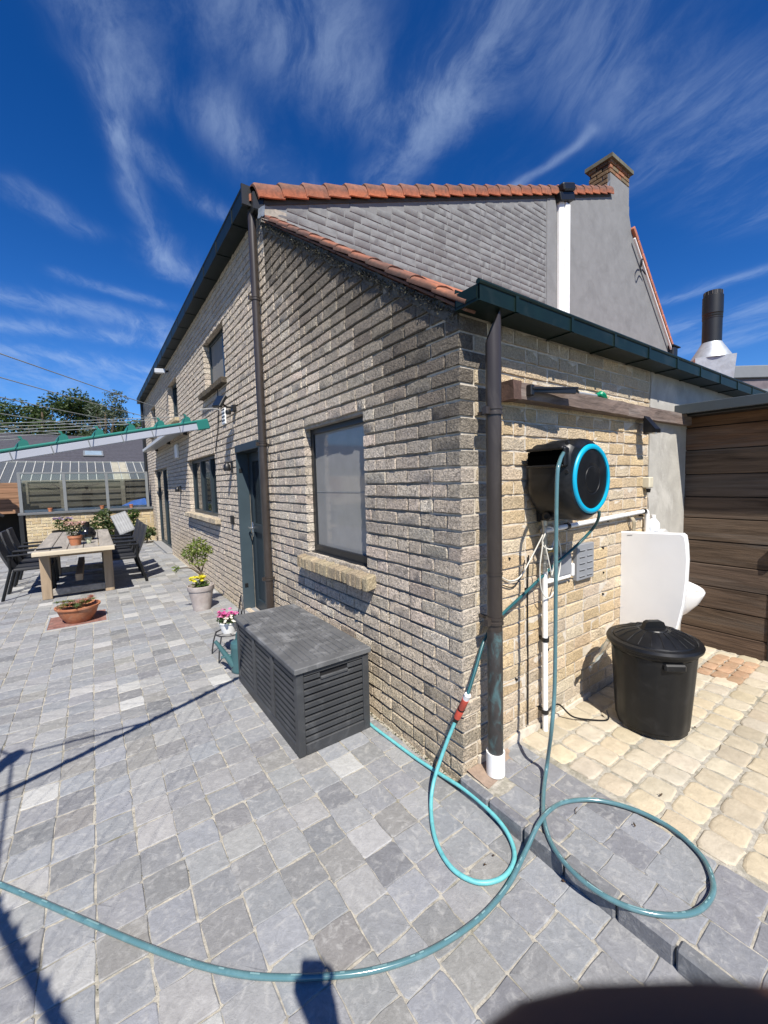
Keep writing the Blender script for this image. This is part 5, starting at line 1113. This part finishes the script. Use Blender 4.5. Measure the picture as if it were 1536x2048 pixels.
for yl in (6.10, 8.05):
    for xl in (TX0 + .03, TX1 - .14): k = MB(); k.cbox(xl, xl + .115, yl - .055, yl + .055, .002, TT - .055, .005); k.build('leg', lw, t)
    k = MB(); k.cbox(TX0 + .145, TX1 - .14, yl - .04, yl + .04, .04, .135, .005); k.build('foot_beam', tw, t); k = MB(); k.cbox(TX0 + .03, TX1 - .025, yl - .05, yl + .05, TT - .14, TT - .056, .005); k.build('cross_beam', lw, t)
k = MB(); k.cbox(-1.72, -1.63, 6.14, 8.01, .20, .30, .005); k.build('stretcher', lw, t)
cm = material('charcoal_weave', (.022, .023, .026), .65, var=.2, vscale=60, bump=.3, bscale=200, bdist=.002)
def chair(label, x, y, rz):
    t = thing('garden_chair', label, 'chair', (x, y, 0), 'black garden chairs round the wooden table', rz)   # faces +x locally
    k = MB(); k.cbox(-.20, .24, -.235, .235, .40, .44, .012); k.build('seat', cm, t, smooth=True, angle=50)
    k = MB(); vs = []; n = 9
    for i in range(n):
        u = i / (n - 1); z = .43 + .50 * u; xx = -.20 - .16 * u - .02 * math.sin(u * 3)
        for (dx, w_) in ((0, 1), (-.028, 1)): vs += [(xx + dx, -.235 + .02 * (u > .9), z), (xx + dx + .012, -.08, z + .004), (xx + dx + .012, .08, z + .004), (xx + dx, .235 - .02 * (u > .9), z)]
    for i in range(n - 1):
        o = i * 8; k.f += [(o + a_, o + a_ + 1, o + 8 + a_ + 1, o + 8 + a_) for a_ in (0, 1, 2, 4, 5, 6)] + [(o, o + 4, o + 12, o + 8), (o + 3, o + 11, o + 15, o + 7)]
    o = (n - 1) * 8; k.f += [(0, 4, 5, 1), (1, 5, 6, 2), (2, 6, 7, 3), (o, o + 1, o + 5, o + 4), (o + 1, o + 2, o + 6, o + 5), (o + 2, o + 3, o + 7, o + 6)]; k.v = [tuple(p) for p in vs]; k.c = [(1, 1, 1)] * len(vs); k.build('backrest', cm, t, smooth=True, angle=40)
    for sy in (-1, 1):
        k = MB(); k.cbox(.20, .235, sy * .245 - .017, sy * .245 + .017, .0, .62, .006); k.build('leg', m_blackpl, t); k = MB(); k.tube([(-.33, sy * .245, .002), (-.22, sy * .245, .43), (-.23, sy * .245, .63)], .020, 8); k.build('leg', m_blackpl, t); k = MB(); k.cbox(-.25, .25, sy * .245 - .028, sy * .245 + .028, .62, .645, .008); k.build('armrest', m_blackpl, t)
    return t
od = ('first', 'second', 'third')
for i, y in enumerate((6.62, 7.22, 7.84)):
    chair('black garden chair on the house side of the table, %s from the clay bowl' % od[i], -1.12, y, math.pi); chair('black garden chair facing the house across the table, %s from the clay bowl' % od[i], -2.23, y - .02, 0)
def small_pot(name, label, loc, r, h, mat, leafcols=None, fl=None, fr=.1, cat='potted plant'):
    t = thing(name, label, cat, loc); k = MB(); k.lathe([(.001, 0), (r * .72, 0), (r * .95, h * .75), (r * 1.05, h * .76), (r * 1.07, h), (r * .93, h), (r * .9, h * .85), (.001, h * .82)], 20); k.build('pot', mat, t, smooth=True, angle=35)
    if leafcols: k = MB(); k.leaves((0, 0, h + fr * .7), (fr, fr, fr * .8), 220, fr * .35, leafcols); k.build('foliage', m_leaf, t, attr=True)
    if fl: k = MB(); flowers(k, (0, 0, h + fr * 1.3), fr, 55, fr * .16, fl); k.build('blossoms', m_leaf, t, attr=True)
    return t
small_pot('table_plant', 'orange clay pot of pale pink flowers on the wooden table', (-1.685, 6.12, TT), .085, .14, m_terra, [(.05, .08, .03), (.08, .10, .05)], [(.45, .25, .25), (.5, .36, .33), (.3, .18, .15)], .13)
small_pot('candle_cup', 'small pale green cup on the wooden table', (-1.53, 6.25, TT), .045, .085, material('pale_green_cup', (.55, .58, .42), .5), cat='cup')
t = thing('dark_vase', 'round black vase on the wooden table behind the flowers', 'vase', (-1.55, 6.75, TT)); k = MB(); k.lathe([(.001, 0), (.08, 0), (.12, .06), (.125, .11), (.09, .18), (.05, .21), (.045, .27), (.055, .29), (.048, .29)], 20); k.build('body', material('black_glaze', (.008, .008, .009), .15), t, smooth=True)
k = MB(); k.cbox(-.14, .14, -.035, .035, 0, .02, .006); o = tag(k.build('black_tray', m_blackpl), 'slim black holder lying on the corner of the wooden table', 'holder'); o.location = (-1.97, 5.86, TT + .003); o.rotation_euler.z = .15

# ------------------------------------------------------------------ far end of the patio
LW = 12.40; t = thing('low_brick_wall', 'low yellow brick wall with dark coping closing the patio', 'wall', (0, 0, 0)); t['kind'] = 'thing'; k = MB(); k.box(-2.85, -.004, LW + .008, LW + .19, -.05, .93); k.build('wall_core', m_mortar, t)
for (u, L, z, h) in lay(-2.86, -.006, -.02, .92): place('brick', proto(round(L, 2), BH, .02), (u, LW, z), t, col=jit(random.choice([(.47, .37, .22), (.51, .42, .27), (.42, .34, .22)]), .12))
k = MB(); k.cbox(-3.0, -.002, LW - .06, LW + .22, .925, .985, .006); k.build('coping', material('dark_coping', (.11, .115, .12), .6, var=.15), t)
t = thing('glass_windscreen', 'grey framed glass windscreen standing on the low brick wall', 'glass screen', (0, LW + .07, .986)); fm = material('grey_screen_frame', (.16, .17, .175), .5, var=.1)
PX = (-2.93, -2.03, -1.09, -.12)
for x in PX: k = MB(); k.cbox(x - .035, x + .035, -.03, .03, .0, .985, .005); k.build('post', fm, t)
k = MB(); k.cbox(PX[0] - .035, PX[3] + .035, -.03, .03, .986, 1.03, .005); k.build('top_rail', fm, t); k = MB(); k.cbox(PX[0] + .036, PX[3] - .036, .031, .06, .0, .065, .005); k.build('bottom_rail', m_white, t)
for a_, b_ in zip(PX, PX[1:]): k = MB(); k.box(a_ + .036, b_ - .036, -.004, .004, .0, .984); k.build('pane', glass_mat('clear_screen', (.93, .96, .95), .015), t)
for x, lb in ((-2.36, 'tiny terracotta pot on the coping under the first glass pane'), (-1.24, 'tiny terracotta pot on the coping beside the middle screen post'), (-.55, 'tiny terracotta pot on the coping next to the blue sheet')): small_pot('ledge_pot', lb, (x, LW - .015, .986), .05, .10, m_terra, cat='pot')
k = MB(); k.add([(-.9, 13.3, .95), (-.05, 13.3, 1.0), (-.05, 13.9, 1.22), (-.4, 13.9, 1.15)], [(0, 1, 2, 3)]); k.add([(-.9, 13.3, .93), (-.05, 13.3, .98), (-.05, 13.9, 1.20), (-.4, 13.9, 1.13)], [(3, 2, 1, 0)]); tag(k.build('blue_tarpaulin', material('blue_sheet', (.03, .09, .30), .5)), 'blue plastic sheet seen through the glass windscreen', 'tarpaulin')
t = thing('slat_fence', 'weathered grey slat fence behind the glass windscreen', 'fence', (0, 14.3, 0))
FXs = (-3.0, -2.16, -.62, .9)
for x in FXs: k = MB(); k.cbox(x - .06, x + .06, -.06, .03, .0, 1.80, .006); o = k.build('post', m_oldwood_x, t); o.color = (*jit((.105, .092, .072), .1), 1)
for a_, b_ in zip(FXs, FXs[1:]):
    for i in range(9):
        z = .06 + i * .195; k = MB(); k.cbox(a_ + .062, b_ - .062, -.03 + .02 * (i % 2), -.01 + .02 * (i % 2), z, z + .132, .004); o = k.build('slat', m_oldwood_x, t); o.color = (*jit((.066, .057, .044), .25), 1)
k = MB(); k.cbox(-3.06, .96, -.06, .06, 1.805, 1.84, .006); o = k.build('top_cap', m_oldwood_x, t); o.color = (.16, .14, .11, 1); k = MB(); k.box(-3.05, .95, .08, .10, .0, 1.8); k.build('back_boarding', MATS['dark_boarding'], t)
t = thing('wood_store', 'orange-brown plank store with a dark open bay beside the low wall', 'shed', (0, 12.9, 0))
for i in range(6): z = .96 + i * .135; k = MB(); k.cbox(-6.5, -2.95, 0, .03, z + .004, z + .131, .003); o = k.build('plank', m_oldwood_x, t); o.color = (*jit((.24, .135, .08), .15), 1)
k = MB(); k.box(-6.5, -2.95, .9, .92, 0, 1.75); k.box(-6.5, -2.96, .032, .9, 1.74, 1.76); k.box(-2.98, -2.955, .032, .9, 0, 1.74); k.build('dark_bay', MATS['dark_boarding'], t); k = MB(); k.cbox(-3.05, -2.955, -.03, .03, 0, .955, .005); k.build('post', m_blackmet, t)  # bay lining coloured near black, standing in for the shadow inside
t = thing('parasol_arm', 'black bent metal arm beside the plank store', 'parasol', (-3.62, 12.3, 0)); k = MB(); k.tube(catmull([(-.35, 0, 1.42), (.0, 0, 1.62), (.22, 0, 1.68), (.30, 0, 1.75), (.29, 0, 1.92), (.20, 0, 1.98)], 6), .05, 8); k.build('bent_tube', m_blackmet, t, smooth=True); k = MB(); k.cbox(-.15, .2, -.06, .06, 1.90, 2.12, .03); k.build('crank_box', m_blackmet, t); k = MB(); k.tube([(-.36, 0, .0), (-.36, 0, 2.6)], .045, 10); k.build('mast', m_blackmet, t, smooth=True); k = MB(); k.tube([(-.36, 0, 1.42), (.35, .1, .93)], .035, 8); k.build('brace', m_blackmet, t)
# green plants and lounger in front of the low wall
BG = [(.045, .075, .02), (.07, .11, .03), (.03, .055, .015), (.11, .14, .05)]
def bush(name, label, x, y, clumps, leaf=.10, cols=BG):
    t = thing(name, label, 'shrub', (x, y, 0)); k = MB()
    for (c_, r_, n_) in clumps: k.tube([(0, 0, 0), (c_[0] * .5, c_[1] * .5, c_[2] * .6), c_], .012, 5)
    k.build('trunk', m_bark, t, smooth=True); k = MB()
    for (c_, r_, n_) in clumps: k.leaves(c_, r_, n_, leaf, cols)
    k.build('crown', m_leaf, t, attr=True); return t
bush('laurel_shrub', 'dark green laurel bush in front of the low wall behind the chairs', -1.15, 12.0, [((-.15, 0, .62), (.28, .2, .3), 220), ((.12, 0, .5), (.25, .2, .28), 180), ((-.05, 0, .85), (.16, .15, .18), 90)], .13)
bush('leafy_shrub', 'bright green bush between the grey lounger and the low wall', -.62, 12.0, [((0, 0, .6), (.22, .18, .3), 190), ((.1, 0, .85), (.16, .14, .16), 80)], .12, [(.07, .12, .03), (.10, .16, .04), (.05, .09, .02)])
bush('low_shrub', 'low spreading plant at the foot of the patio door corner', -.28, 11.75, [((0, 0, .28), (.25, .2, .2), 150), ((.1, -.1, .35), (.16, .14, .12), 60)], .12)
small_pot('wall_planter', 'dark planter of violet flowers behind the far end of the table', (-2.1, 11.9, .0), .22, .52, m_blackpl, [(.05, .09, .03), (.12, .16, .05)], [(.12, .08, .22), (.28, .22, .32)], .22)
t = thing('folded_lounger', 'pale grey plastic lounger propped up against the low wall', 'lounger', (-.82, 11.62, .62)); Mx = Matrix.Rotation(-.35, 4, 'Y') @ Matrix.Rotation(.9, 4, 'X')
k = MB(); k.cbox(-.24, .24, -.42, .42, -.02, .02, .015, M=Mx @ Matrix.Diagonal((.8, .8, 1, 1))); k.build('back_panel', material('dull_grey_plastic', (.16, .165, .17), .6), t)
for i in range(6): k = MB(); k.cbox(-.21 + i * .073, -.16 + i * .073, -.38, .38, .018, .03, .004, M=Mx @ Matrix.Diagonal((.8, .8, 1, 1))); k.build('slat', material('dull_grey_plastic2', (.20, .205, .21), .6) or material('light_aluminium', (.6, .62, .64), .35), t)
k = MB(); k.cbox(-.2, .2, -.05, .25, -.62, -.12, .02); k.build('base', m_blackpl, t)
# greenhouse, neighbour, trees
t = thing('greenhouse', 'old greenhouse with grimy glass roof and white glazing bars', 'greenhouse', (0, 0, 0)); gy0, gz0, gy1, gz1 = 15.0, 1.62, 17.6, 2.56; gg = glass_mat('grimy_glass', (.55, .60, .56), .16, .12); x = -5.2; i = 0
while x < 1.9:
    k = MB(); 
    if i in (18, 19): gm_ = material('whitewashed_pane', (.30, .28, .22), .8)
    else: gm_ = gg
    k.add([(x + .02, gy0, gz0), (x + .225, gy0, gz0), (x + .225, gy1, gz1), (x + .02, gy1, gz1)], [(0, 1, 2, 3)]); k.add([(x + .02, gy0, gz0 - .006), (x + .225, gy0, gz0 - .006), (x + .225, gy1, gz1 - .006), (x + .02, gy1, gz1 - .006)], [(3, 2, 1, 0)]); k.build('pane', gm_, t)
    k = MB(); k.prism([(gy0, gz0 - .01), (gy1, gz1 - .01), (gy1, gz1 + .025), (gy0, gz0 + .025)], lambda y, z, u: (u, y, z), x - .010, x + .010); k.build('glazing_bar', material('old_white_bar', (.40, .40, .37), .7), t); x += .245; i += 1
k = MB(); k.cbox(-5.3, 1.9, gy1, gy1 + .06, gz1 - .03, gz1 + .03, .005); k.cbox(-5.3, 1.9, gy0 - .05, gy0, 0, gz0 + .01, .005); k.build('frame', fm, t); k = MB(); k.box(-5.3, 1.9, gy1 + 2.0, gy1 + 2.05, 0, 1.9); k.build('back_wall', material('greenhouse_green', (.05, .065, .05), .9, var=.5, vscale=2), t)
t = thing('slate_roof_house', 'neighbouring house with a long dark slate roof and one skylight', 'building', (0, 0, 0)); ya, za, yb, zb = 23.5, 2.55, 30.0, 4.72; nC = 22; sr = math.atan2(zb - za, yb - ya); Ls = math.hypot(yb - ya, zb - za) / nC
for i in range(nC): k = MB(); k.cbox(-22, 8.6, 0, Ls * 1.12, -.01, .035, .006, M=Matrix.Translation((0, ya + (yb - ya) * i / nC, za + (zb - za) * i / nC)) @ Matrix.Rotation(sr - .06, 4, 'X')); k.build('slate_course', m_slate, t)
k = MB(); k.box(-21.8, 8.4, 23.9, 36, 0, 2.62); k.prism([(24, 2.55), (30, 4.62), (36, 2.55)], lambda y, z, x_: (x_, y, z), -21.8, 8.4); k.build('wall', material('pale_house_wall', (.45, .38, .27), .9), t); k = MB(); k.cbox(-22, 8.6, 29.9, 30.15, 4.70, 4.80, .02); k.build('ridge', m_slate, t)
k = MB(); k.cbox(-.45, .45, -.5, .5, .03, .10, .01, M=Matrix.Translation((-1.25, 26.0, za + (2.5) * math.tan(sr) + .03)) @ Matrix.Rotation(sr, 4, 'X')); sk_ = k.build('skylight', fm, t); k = MB(); k.cbox(-.37, .37, -.42, .42, .10, .106, .002, M=Matrix.Translation((-1.25, 26.0, za + (2.5) * math.tan(sr) + .03)) @ Matrix.Rotation(sr, 4, 'X')); k.build('pane', material('skylight_glass', (.25, .32, .36), .1), sk_)
t = thing('gabled_house', 'small pale yellow gable peeping over the slate roof', 'building', (2.0, 38, 0)); k = MB(); k.prism([(-2.5, 0), (2.5, 0), (2.5, 4.6), (0, 6.3), (-2.5, 4.6)], lambda x_, z, y: (x_, y, z), 0, 6); k.build('wall', material('pale_yellow_wall', (.55, .42, .24), .9), t); k = MB(); k.prism([(-2.8, 4.45), (0, 6.42), (2.8, 4.45), (2.8, 4.6), (0, 6.58), (-2.8, 4.6)], lambda x_, z, y: (x_, y, z), -.2, 6.2); k.build('roof', m_slate, t)
def tree(label, x, y, h, cr, cols, seed, n=5200, leaf=.34, sparse=1.0):
    random.seed(seed); t = thing('oak_tree', label, 'tree', (x, y, 0), 'trees behind the slate roof'); k = MB(); k.tube([(0, 0, 0), (.1, 0, h * .3), (0, .1, h * .55), (.1, 0, h * .8)], [.32, .26, .18, .06], 8)
    cl_ = []
    for i in range(16): a_ = ru(0, 6.28); q = cr * ru(.25, .8); c_ = Vector((q * math.cos(a_), q * math.sin(a_), h * ru(.45, .9))); c_.z = min(c_.z, h - cr * .12 - .25 * q); cl_.append(c_)
    for c_ in cl_: k.tube([(0, 0, h * ru(.3, .5)), tuple(c_ * .6 + Vector((0, 0, h * .12))), tuple(c_)], [.11, .06, .02], 5)
    k.build('trunk', m_bark, t, smooth=True); k = MB()
    for c_ in cl_: k.leaves(c_, (cr * ru(.28, .42), cr * ru(.28, .42), cr * ru(.2, .32)), int(n / 16 * sparse), leaf, cols, shell=.45)
    k.build('crown', m_leaf, t, attr=True)
DK = [(.035, .065, .018), (.05, .085, .024), (.07, .11, .03), (.022, .042, .012)]; GR = [(.07, .095, .06), (.09, .115, .075), (.055, .075, .045)]
tree('broad dark green oak at the end of the treeline', -7.6, 46, 9.6, 3.4, DK, 11); tree('tall dark green oak standing in the middle of the treeline', -4.6, 45, 10.9, 3.9, DK, 12); tree('rounded dark oak beside the pale willow-like tree', -2.2, 47, 10.6, 3.0, DK, 15, 4200); tree('pale grey-green airy tree behind the oaks', -.1, 44, 10.6, 3.1, GR, 13, 4600, .26, .8); tree('low dark tree close to the house wall', 1.9, 43, 8.6, 2.7, DK, 14, 4200)
random.seed(77)

# ------------------------------------------------------------------ rotary clothes dryer
HUB = Vector((-2.567, .270, 0)); ARM = 1.62; d1 = Vector((.973, .231, 0)); d2 = Vector((.231, -.973, 0)); zh, zt_ = 1.445, 1.83
t = thing('rotary_dryer', 'rotary clothes dryer with white arms, green line hooks and thin lines', 'clothes dryer', (HUB.x, HUB.y, 0)); wa = material('dryer_white', (.36, .375, .42), .45, var=.06); gn = material('dryer_green', (.02, .15, .12), .4, var=.1)
k = MB(); k.tube([(0, 0, 0), (0, 0, 2.1)], .026, 14); k.build('mast', al, t, smooth=True); k = MB(); k.lathe([(.027, zh - .08), (.06, zh - .07), (.06, zh + .05), (.027, zh + .06)], 16); k.lathe([(.027, 1.98), (.05, 1.99), (.05, 2.06), (.027, 2.07)], 16); k.build('hub', gn, t, smooth=True)
dirs = [d1, d2, -d1, -d2]; NH = 11; hooks = []
for q, dd in enumerate(dirs):
    sl_r = math.atan2(zt_ - zh, ARM); az = math.atan2(dd.y, dd.x); Mx = Matrix.Translation((0, 0, zh)) @ Matrix.Rotation(az, 4, 'Z') @ Matrix.Rotation(-sl_r, 4, 'Y'); LA = math.hypot(ARM, zt_ - zh)
    k = MB(); k.cbox(.04, LA, -.010, .010, -.016, .014, .003, M=Mx); arm = k.build('arm', wa, t)
    k = MB(); k.cbox(.04, LA, -.013, .013, .0145, .026, .004, M=Mx); k.cbox(LA - .045, LA + .012, -.0145, .0145, -.019, .027, .004, M=Mx); k.build('green_rail', gn, arm); hp = []
    for i in range(NH):
        xh = LA - .08 - i * .115; k = MB(); k.prism([(xh - .026, .026), (xh + .014, .026), (xh + .013, .040), (xh + .006, .048), (xh - .006, .045), (xh - .017, .036)], lambda a_, b_, c_: tuple(Mx @ Vector((a_, c_, b_))), -.009, .009); k.prism([(xh - .003, .046), (xh + .003, .046), (xh + .002, .058), (xh - .007, .062), (xh - .006, .055)], lambda a_, b_, c_: tuple(Mx @ Vector((a_, c_, b_))), -.004, .004); k.build('line_hook', gn, arm); hp.append(Mx @ Vector((xh, 0, .05)))
        k = MB(); k.box(xh - .046, xh - .043, -.0115, .0115, -.0175, .0145); k.v = [tuple(Mx @ Vector(p)) for p in k.v]; k.build('arm_joint', fm, arm)
    hooks.append(hp); k = MB(); k.tube([Mx @ Vector((LA * .52, 0, .0)), (dd.x * .045, dd.y * .045, 2.02)], .008, 8); k.build('strut', al, t)
for q in range(4):
    for i in range(NH): A, B = hooks[q][i], hooks[(q + 1) % 4][i]; k = MB(); k.tube([A, A * .75 + B * .25 - Vector((0, 0, .014)), (A + B) / 2 - Vector((0, 0, .02)), A * .25 + B * .75 - Vector((0, 0, .014)), B], .0013, 5); k.build('line', material('grey_line', (.22, .23, .22), .6), t)

# ------------------------------------------------------------------ the photographer, seen by shadow and fingertip
F = Vector((CF.x, CF.y, 0)).normalized(); Rr = Vector((CR.x, CR.y, 0)).normalized(); UP = Vector((0, 0, 1))
def cpt(x, y, z): return CAM + CR * x + CD * y + CF * z
t = thing('phone', 'dark mobile phone held up by the photographer', 'phone', (0, 0, 0)); k = MB(); Mp = Matrix(((CR.x, CD.x, CF.x, CAM.x), (CR.y, CD.y, CF.y, CAM.y), (CR.z, CD.z, CF.z, CAM.z), (0, 0, 0, 1)))
rr_ = .011; oc = [(cx_ + rr_ * math.cos(q_), cy_ + rr_ * math.sin(q_)) for (cx_, cy_, q0_) in ((.020 - rr_, -.022 + rr_, -90), (.020 - rr_, .125 - rr_, 0), (-.055 + rr_, .125 - rr_, 90), (-.055 + rr_, -.022 + rr_, 180)) for q_ in [math.radians(q0_ + i_ * 18) for i_ in range(6)]]; k.prism(oc, lambda a_, b_, c_: tuple(Mp @ Vector((a_, b_, c_))), -.016, -.007); k.build('body', m_blackpl, t); k = MB(); k.cbox(-.052, .017, -.019, .122, -.0168, -.016, .0003, M=Mp); k.build('screen', MATS['window_glass'], t)
base = CAM - F * .40 - Rr * .02; base.z = 0
def bp_(r, f, z): return base + Rr * r + F * f + UP * z
V, E_, Rd = [], [], []
def node(p, r, par=None):
    V.append(Vector(p)); Rd.append(r); 
    if par is not None: E_.append((par, len(V) - 1))
    return len(V) - 1
pel = node(bp_(0, 0, .95), (.155, .115)); spn = node(bp_(0, .0, 1.12), (.14, .10), pel); chs = node(bp_(0, .0, 1.33), (.16, .11), spn); nk0 = node(bp_(0, .0, 1.45), (.075, .07), chs); nk1 = node(bp_(0, .02, 1.52), (.055, .055), nk0); hd0 = node(bp_(0, .035, 1.60), (.075, .09), nk1); hd1 = node(bp_(0, .03, 1.70), (.072, .088), hd0)
for s_ in (-1, 1):
    hip = node(bp_(s_ * .09, 0, .88), (.095, .10), pel); kn = node(bp_(s_ * .10, .02, .48), (.062, .065), hip); an = node(bp_(s_ * .11, -.02, .09), (.042, .045), kn); heel = node(bp_(s_ * .115, .02, .045), (.045, .042), an); node(bp_(s_ * .125, .17, .035), (.04, .032), heel)
    sh = node(bp_(s_ * .17, .0, 1.40), (.065, .065), chs); el = node(bp_(.24, .12, 1.16) if s_ > 0 else bp_(-.23, -.03, 1.12), (.043, .043), sh); ph = cpt(.012, .085, -.032) if s_ > 0 else bp_(-.25, .06, .83); wr = node(Vector(V[el]) * .22 + ph * .78 - UP * .02 if s_ > 0 else bp_(-.245, .03, .92), (.036, .034), el); pm = node(ph - UP * .0, (.048, .034), wr)
    if s_ > 0:
        roots = [(cpt(.036, .05 + i * .022, -.016), i) for i in range(4)]
        for (rp_, i) in roots:
            f0 = node(rp_, (.0095, .0095), pm)
            if i == 0: f1 = node(cpt(.044, .034, .004), (.0095, .0095), f0); f2 = node(cpt(.030, .0286, .0110), (.0105, .0105), f1); f3 = node(cpt(.0130, .0273, .0118), (.0105, .0105), f2); node(cpt(-.0005, .0290, .0118), (.0100, .0100), f3)
            else: f1 = node(cpt(.036, .055 + i * .022, -.001), (.0088, .0088), f0); node(cpt(.012, .060 + i * .022, .004), (.008, .008), f1)
        th = node(cpt(-.040, .085, -.030), (.018, .016), pm); th = node(cpt(-.064, .062, -.020), (.013, .013), th); node(cpt(-.062, .030, -.012), (.011, .011), th)
    else:
        for i in range(4): f0 = node(bp_(-.25, .095 - i * .02, .80), (.0095, .0095), pm); f1 = node(bp_(-.245, .098 - i * .02, .765), (.0088, .0088), f0); node(bp_(-.235, .096 - i * .02, .735), (.008, .008), f1)
        th = node(bp_(-.235, .10, .835), (.011, .011), pm); node(bp_(-.225, .115, .80), (.009, .009), th)
me = D.meshes.new('person'); me.from_pydata([tuple(v) for v in V], E_, []); po_ = D.objects.new('person', me); COL.objects.link(po_)
sm = po_.modifiers.new('skin', 'SKIN'); sm.use_smooth_shade = True; sv = me.skin_vertices[0].data if len(me.skin_vertices) else None
if sv is None:
    bm2 = bmesh.new(); bm2.from_mesh(me); bm2.verts.layers.skin.verify(); bm2.to_mesh(me); bm2.free(); sv = me.skin_vertices[0].data
for i, r in enumerate(Rd): sv[i].radius = r; sv[i].use_root = (i == 0)
ss = po_.modifiers.new('sub', 'SUBSURF'); ss.levels = 2; ss.render_levels = 2
me.materials.append(material('skin', (.15, .075, .052), .75, var=.1, vscale=30, spec=.1)); tag(po_, 'person holding a phone up in one hand, fingertip by the lens', 'person')
k = MB(); vs = []; secs = [(.88, .165, .125), (1.0, .175, .13), (1.15, .165, .12), (1.30, .185, .13), (1.40, .195, .115), (1.455, .12, .085)]
for (z, a_, b_) in secs:
    for i in range(20): q = 2 * math.pi * i / 20; vs.append(bp_(a_ * math.cos(q), b_ * math.sin(q), z))
k.add(vs, [(r * 20 + i, r * 20 + (i + 1) % 20, (r + 1) * 20 + (i + 1) % 20, (r + 1) * 20 + i) for r in range(len(secs) - 1) for i in range(20)]); k.build('shirt', material('dark_shirt', (.03, .035, .05), .9, var=.15), po_, smooth=True)
k = MB(); vs = []
for j in range(7):
    for i in range(16): a_ = 2 * math.pi * i / 16; b_ = j * math.pi / 2 / 6 * .95; vs.append(bp_(.086 * math.cos(a_) * math.cos(b_), .012 + .102 * math.sin(a_) * math.cos(b_), 1.69 + .085 * math.sin(b_)))
k.add(vs, [(j * 16 + i, j * 16 + (i + 1) % 16, (j + 1) * 16 + (i + 1) % 16, (j + 1) * 16 + i) for j in range(6) for i in range(16)]); k.build('hair', material('dark_hair', (.03, .02, .014), .7), po_, smooth=True)
k = MB()
for s_ in (-1, 1): k.tube([bp_(s_ * .085, 0, .93), bp_(s_ * .095, .01, .7), bp_(s_ * .102, .022, .46), bp_(s_ * .11, -.015, .10)], [.125, .11, .085, .07], 14)
k.build('trousers', material('dark_trousers', (.025, .028, .035), .9), po_, smooth=True)
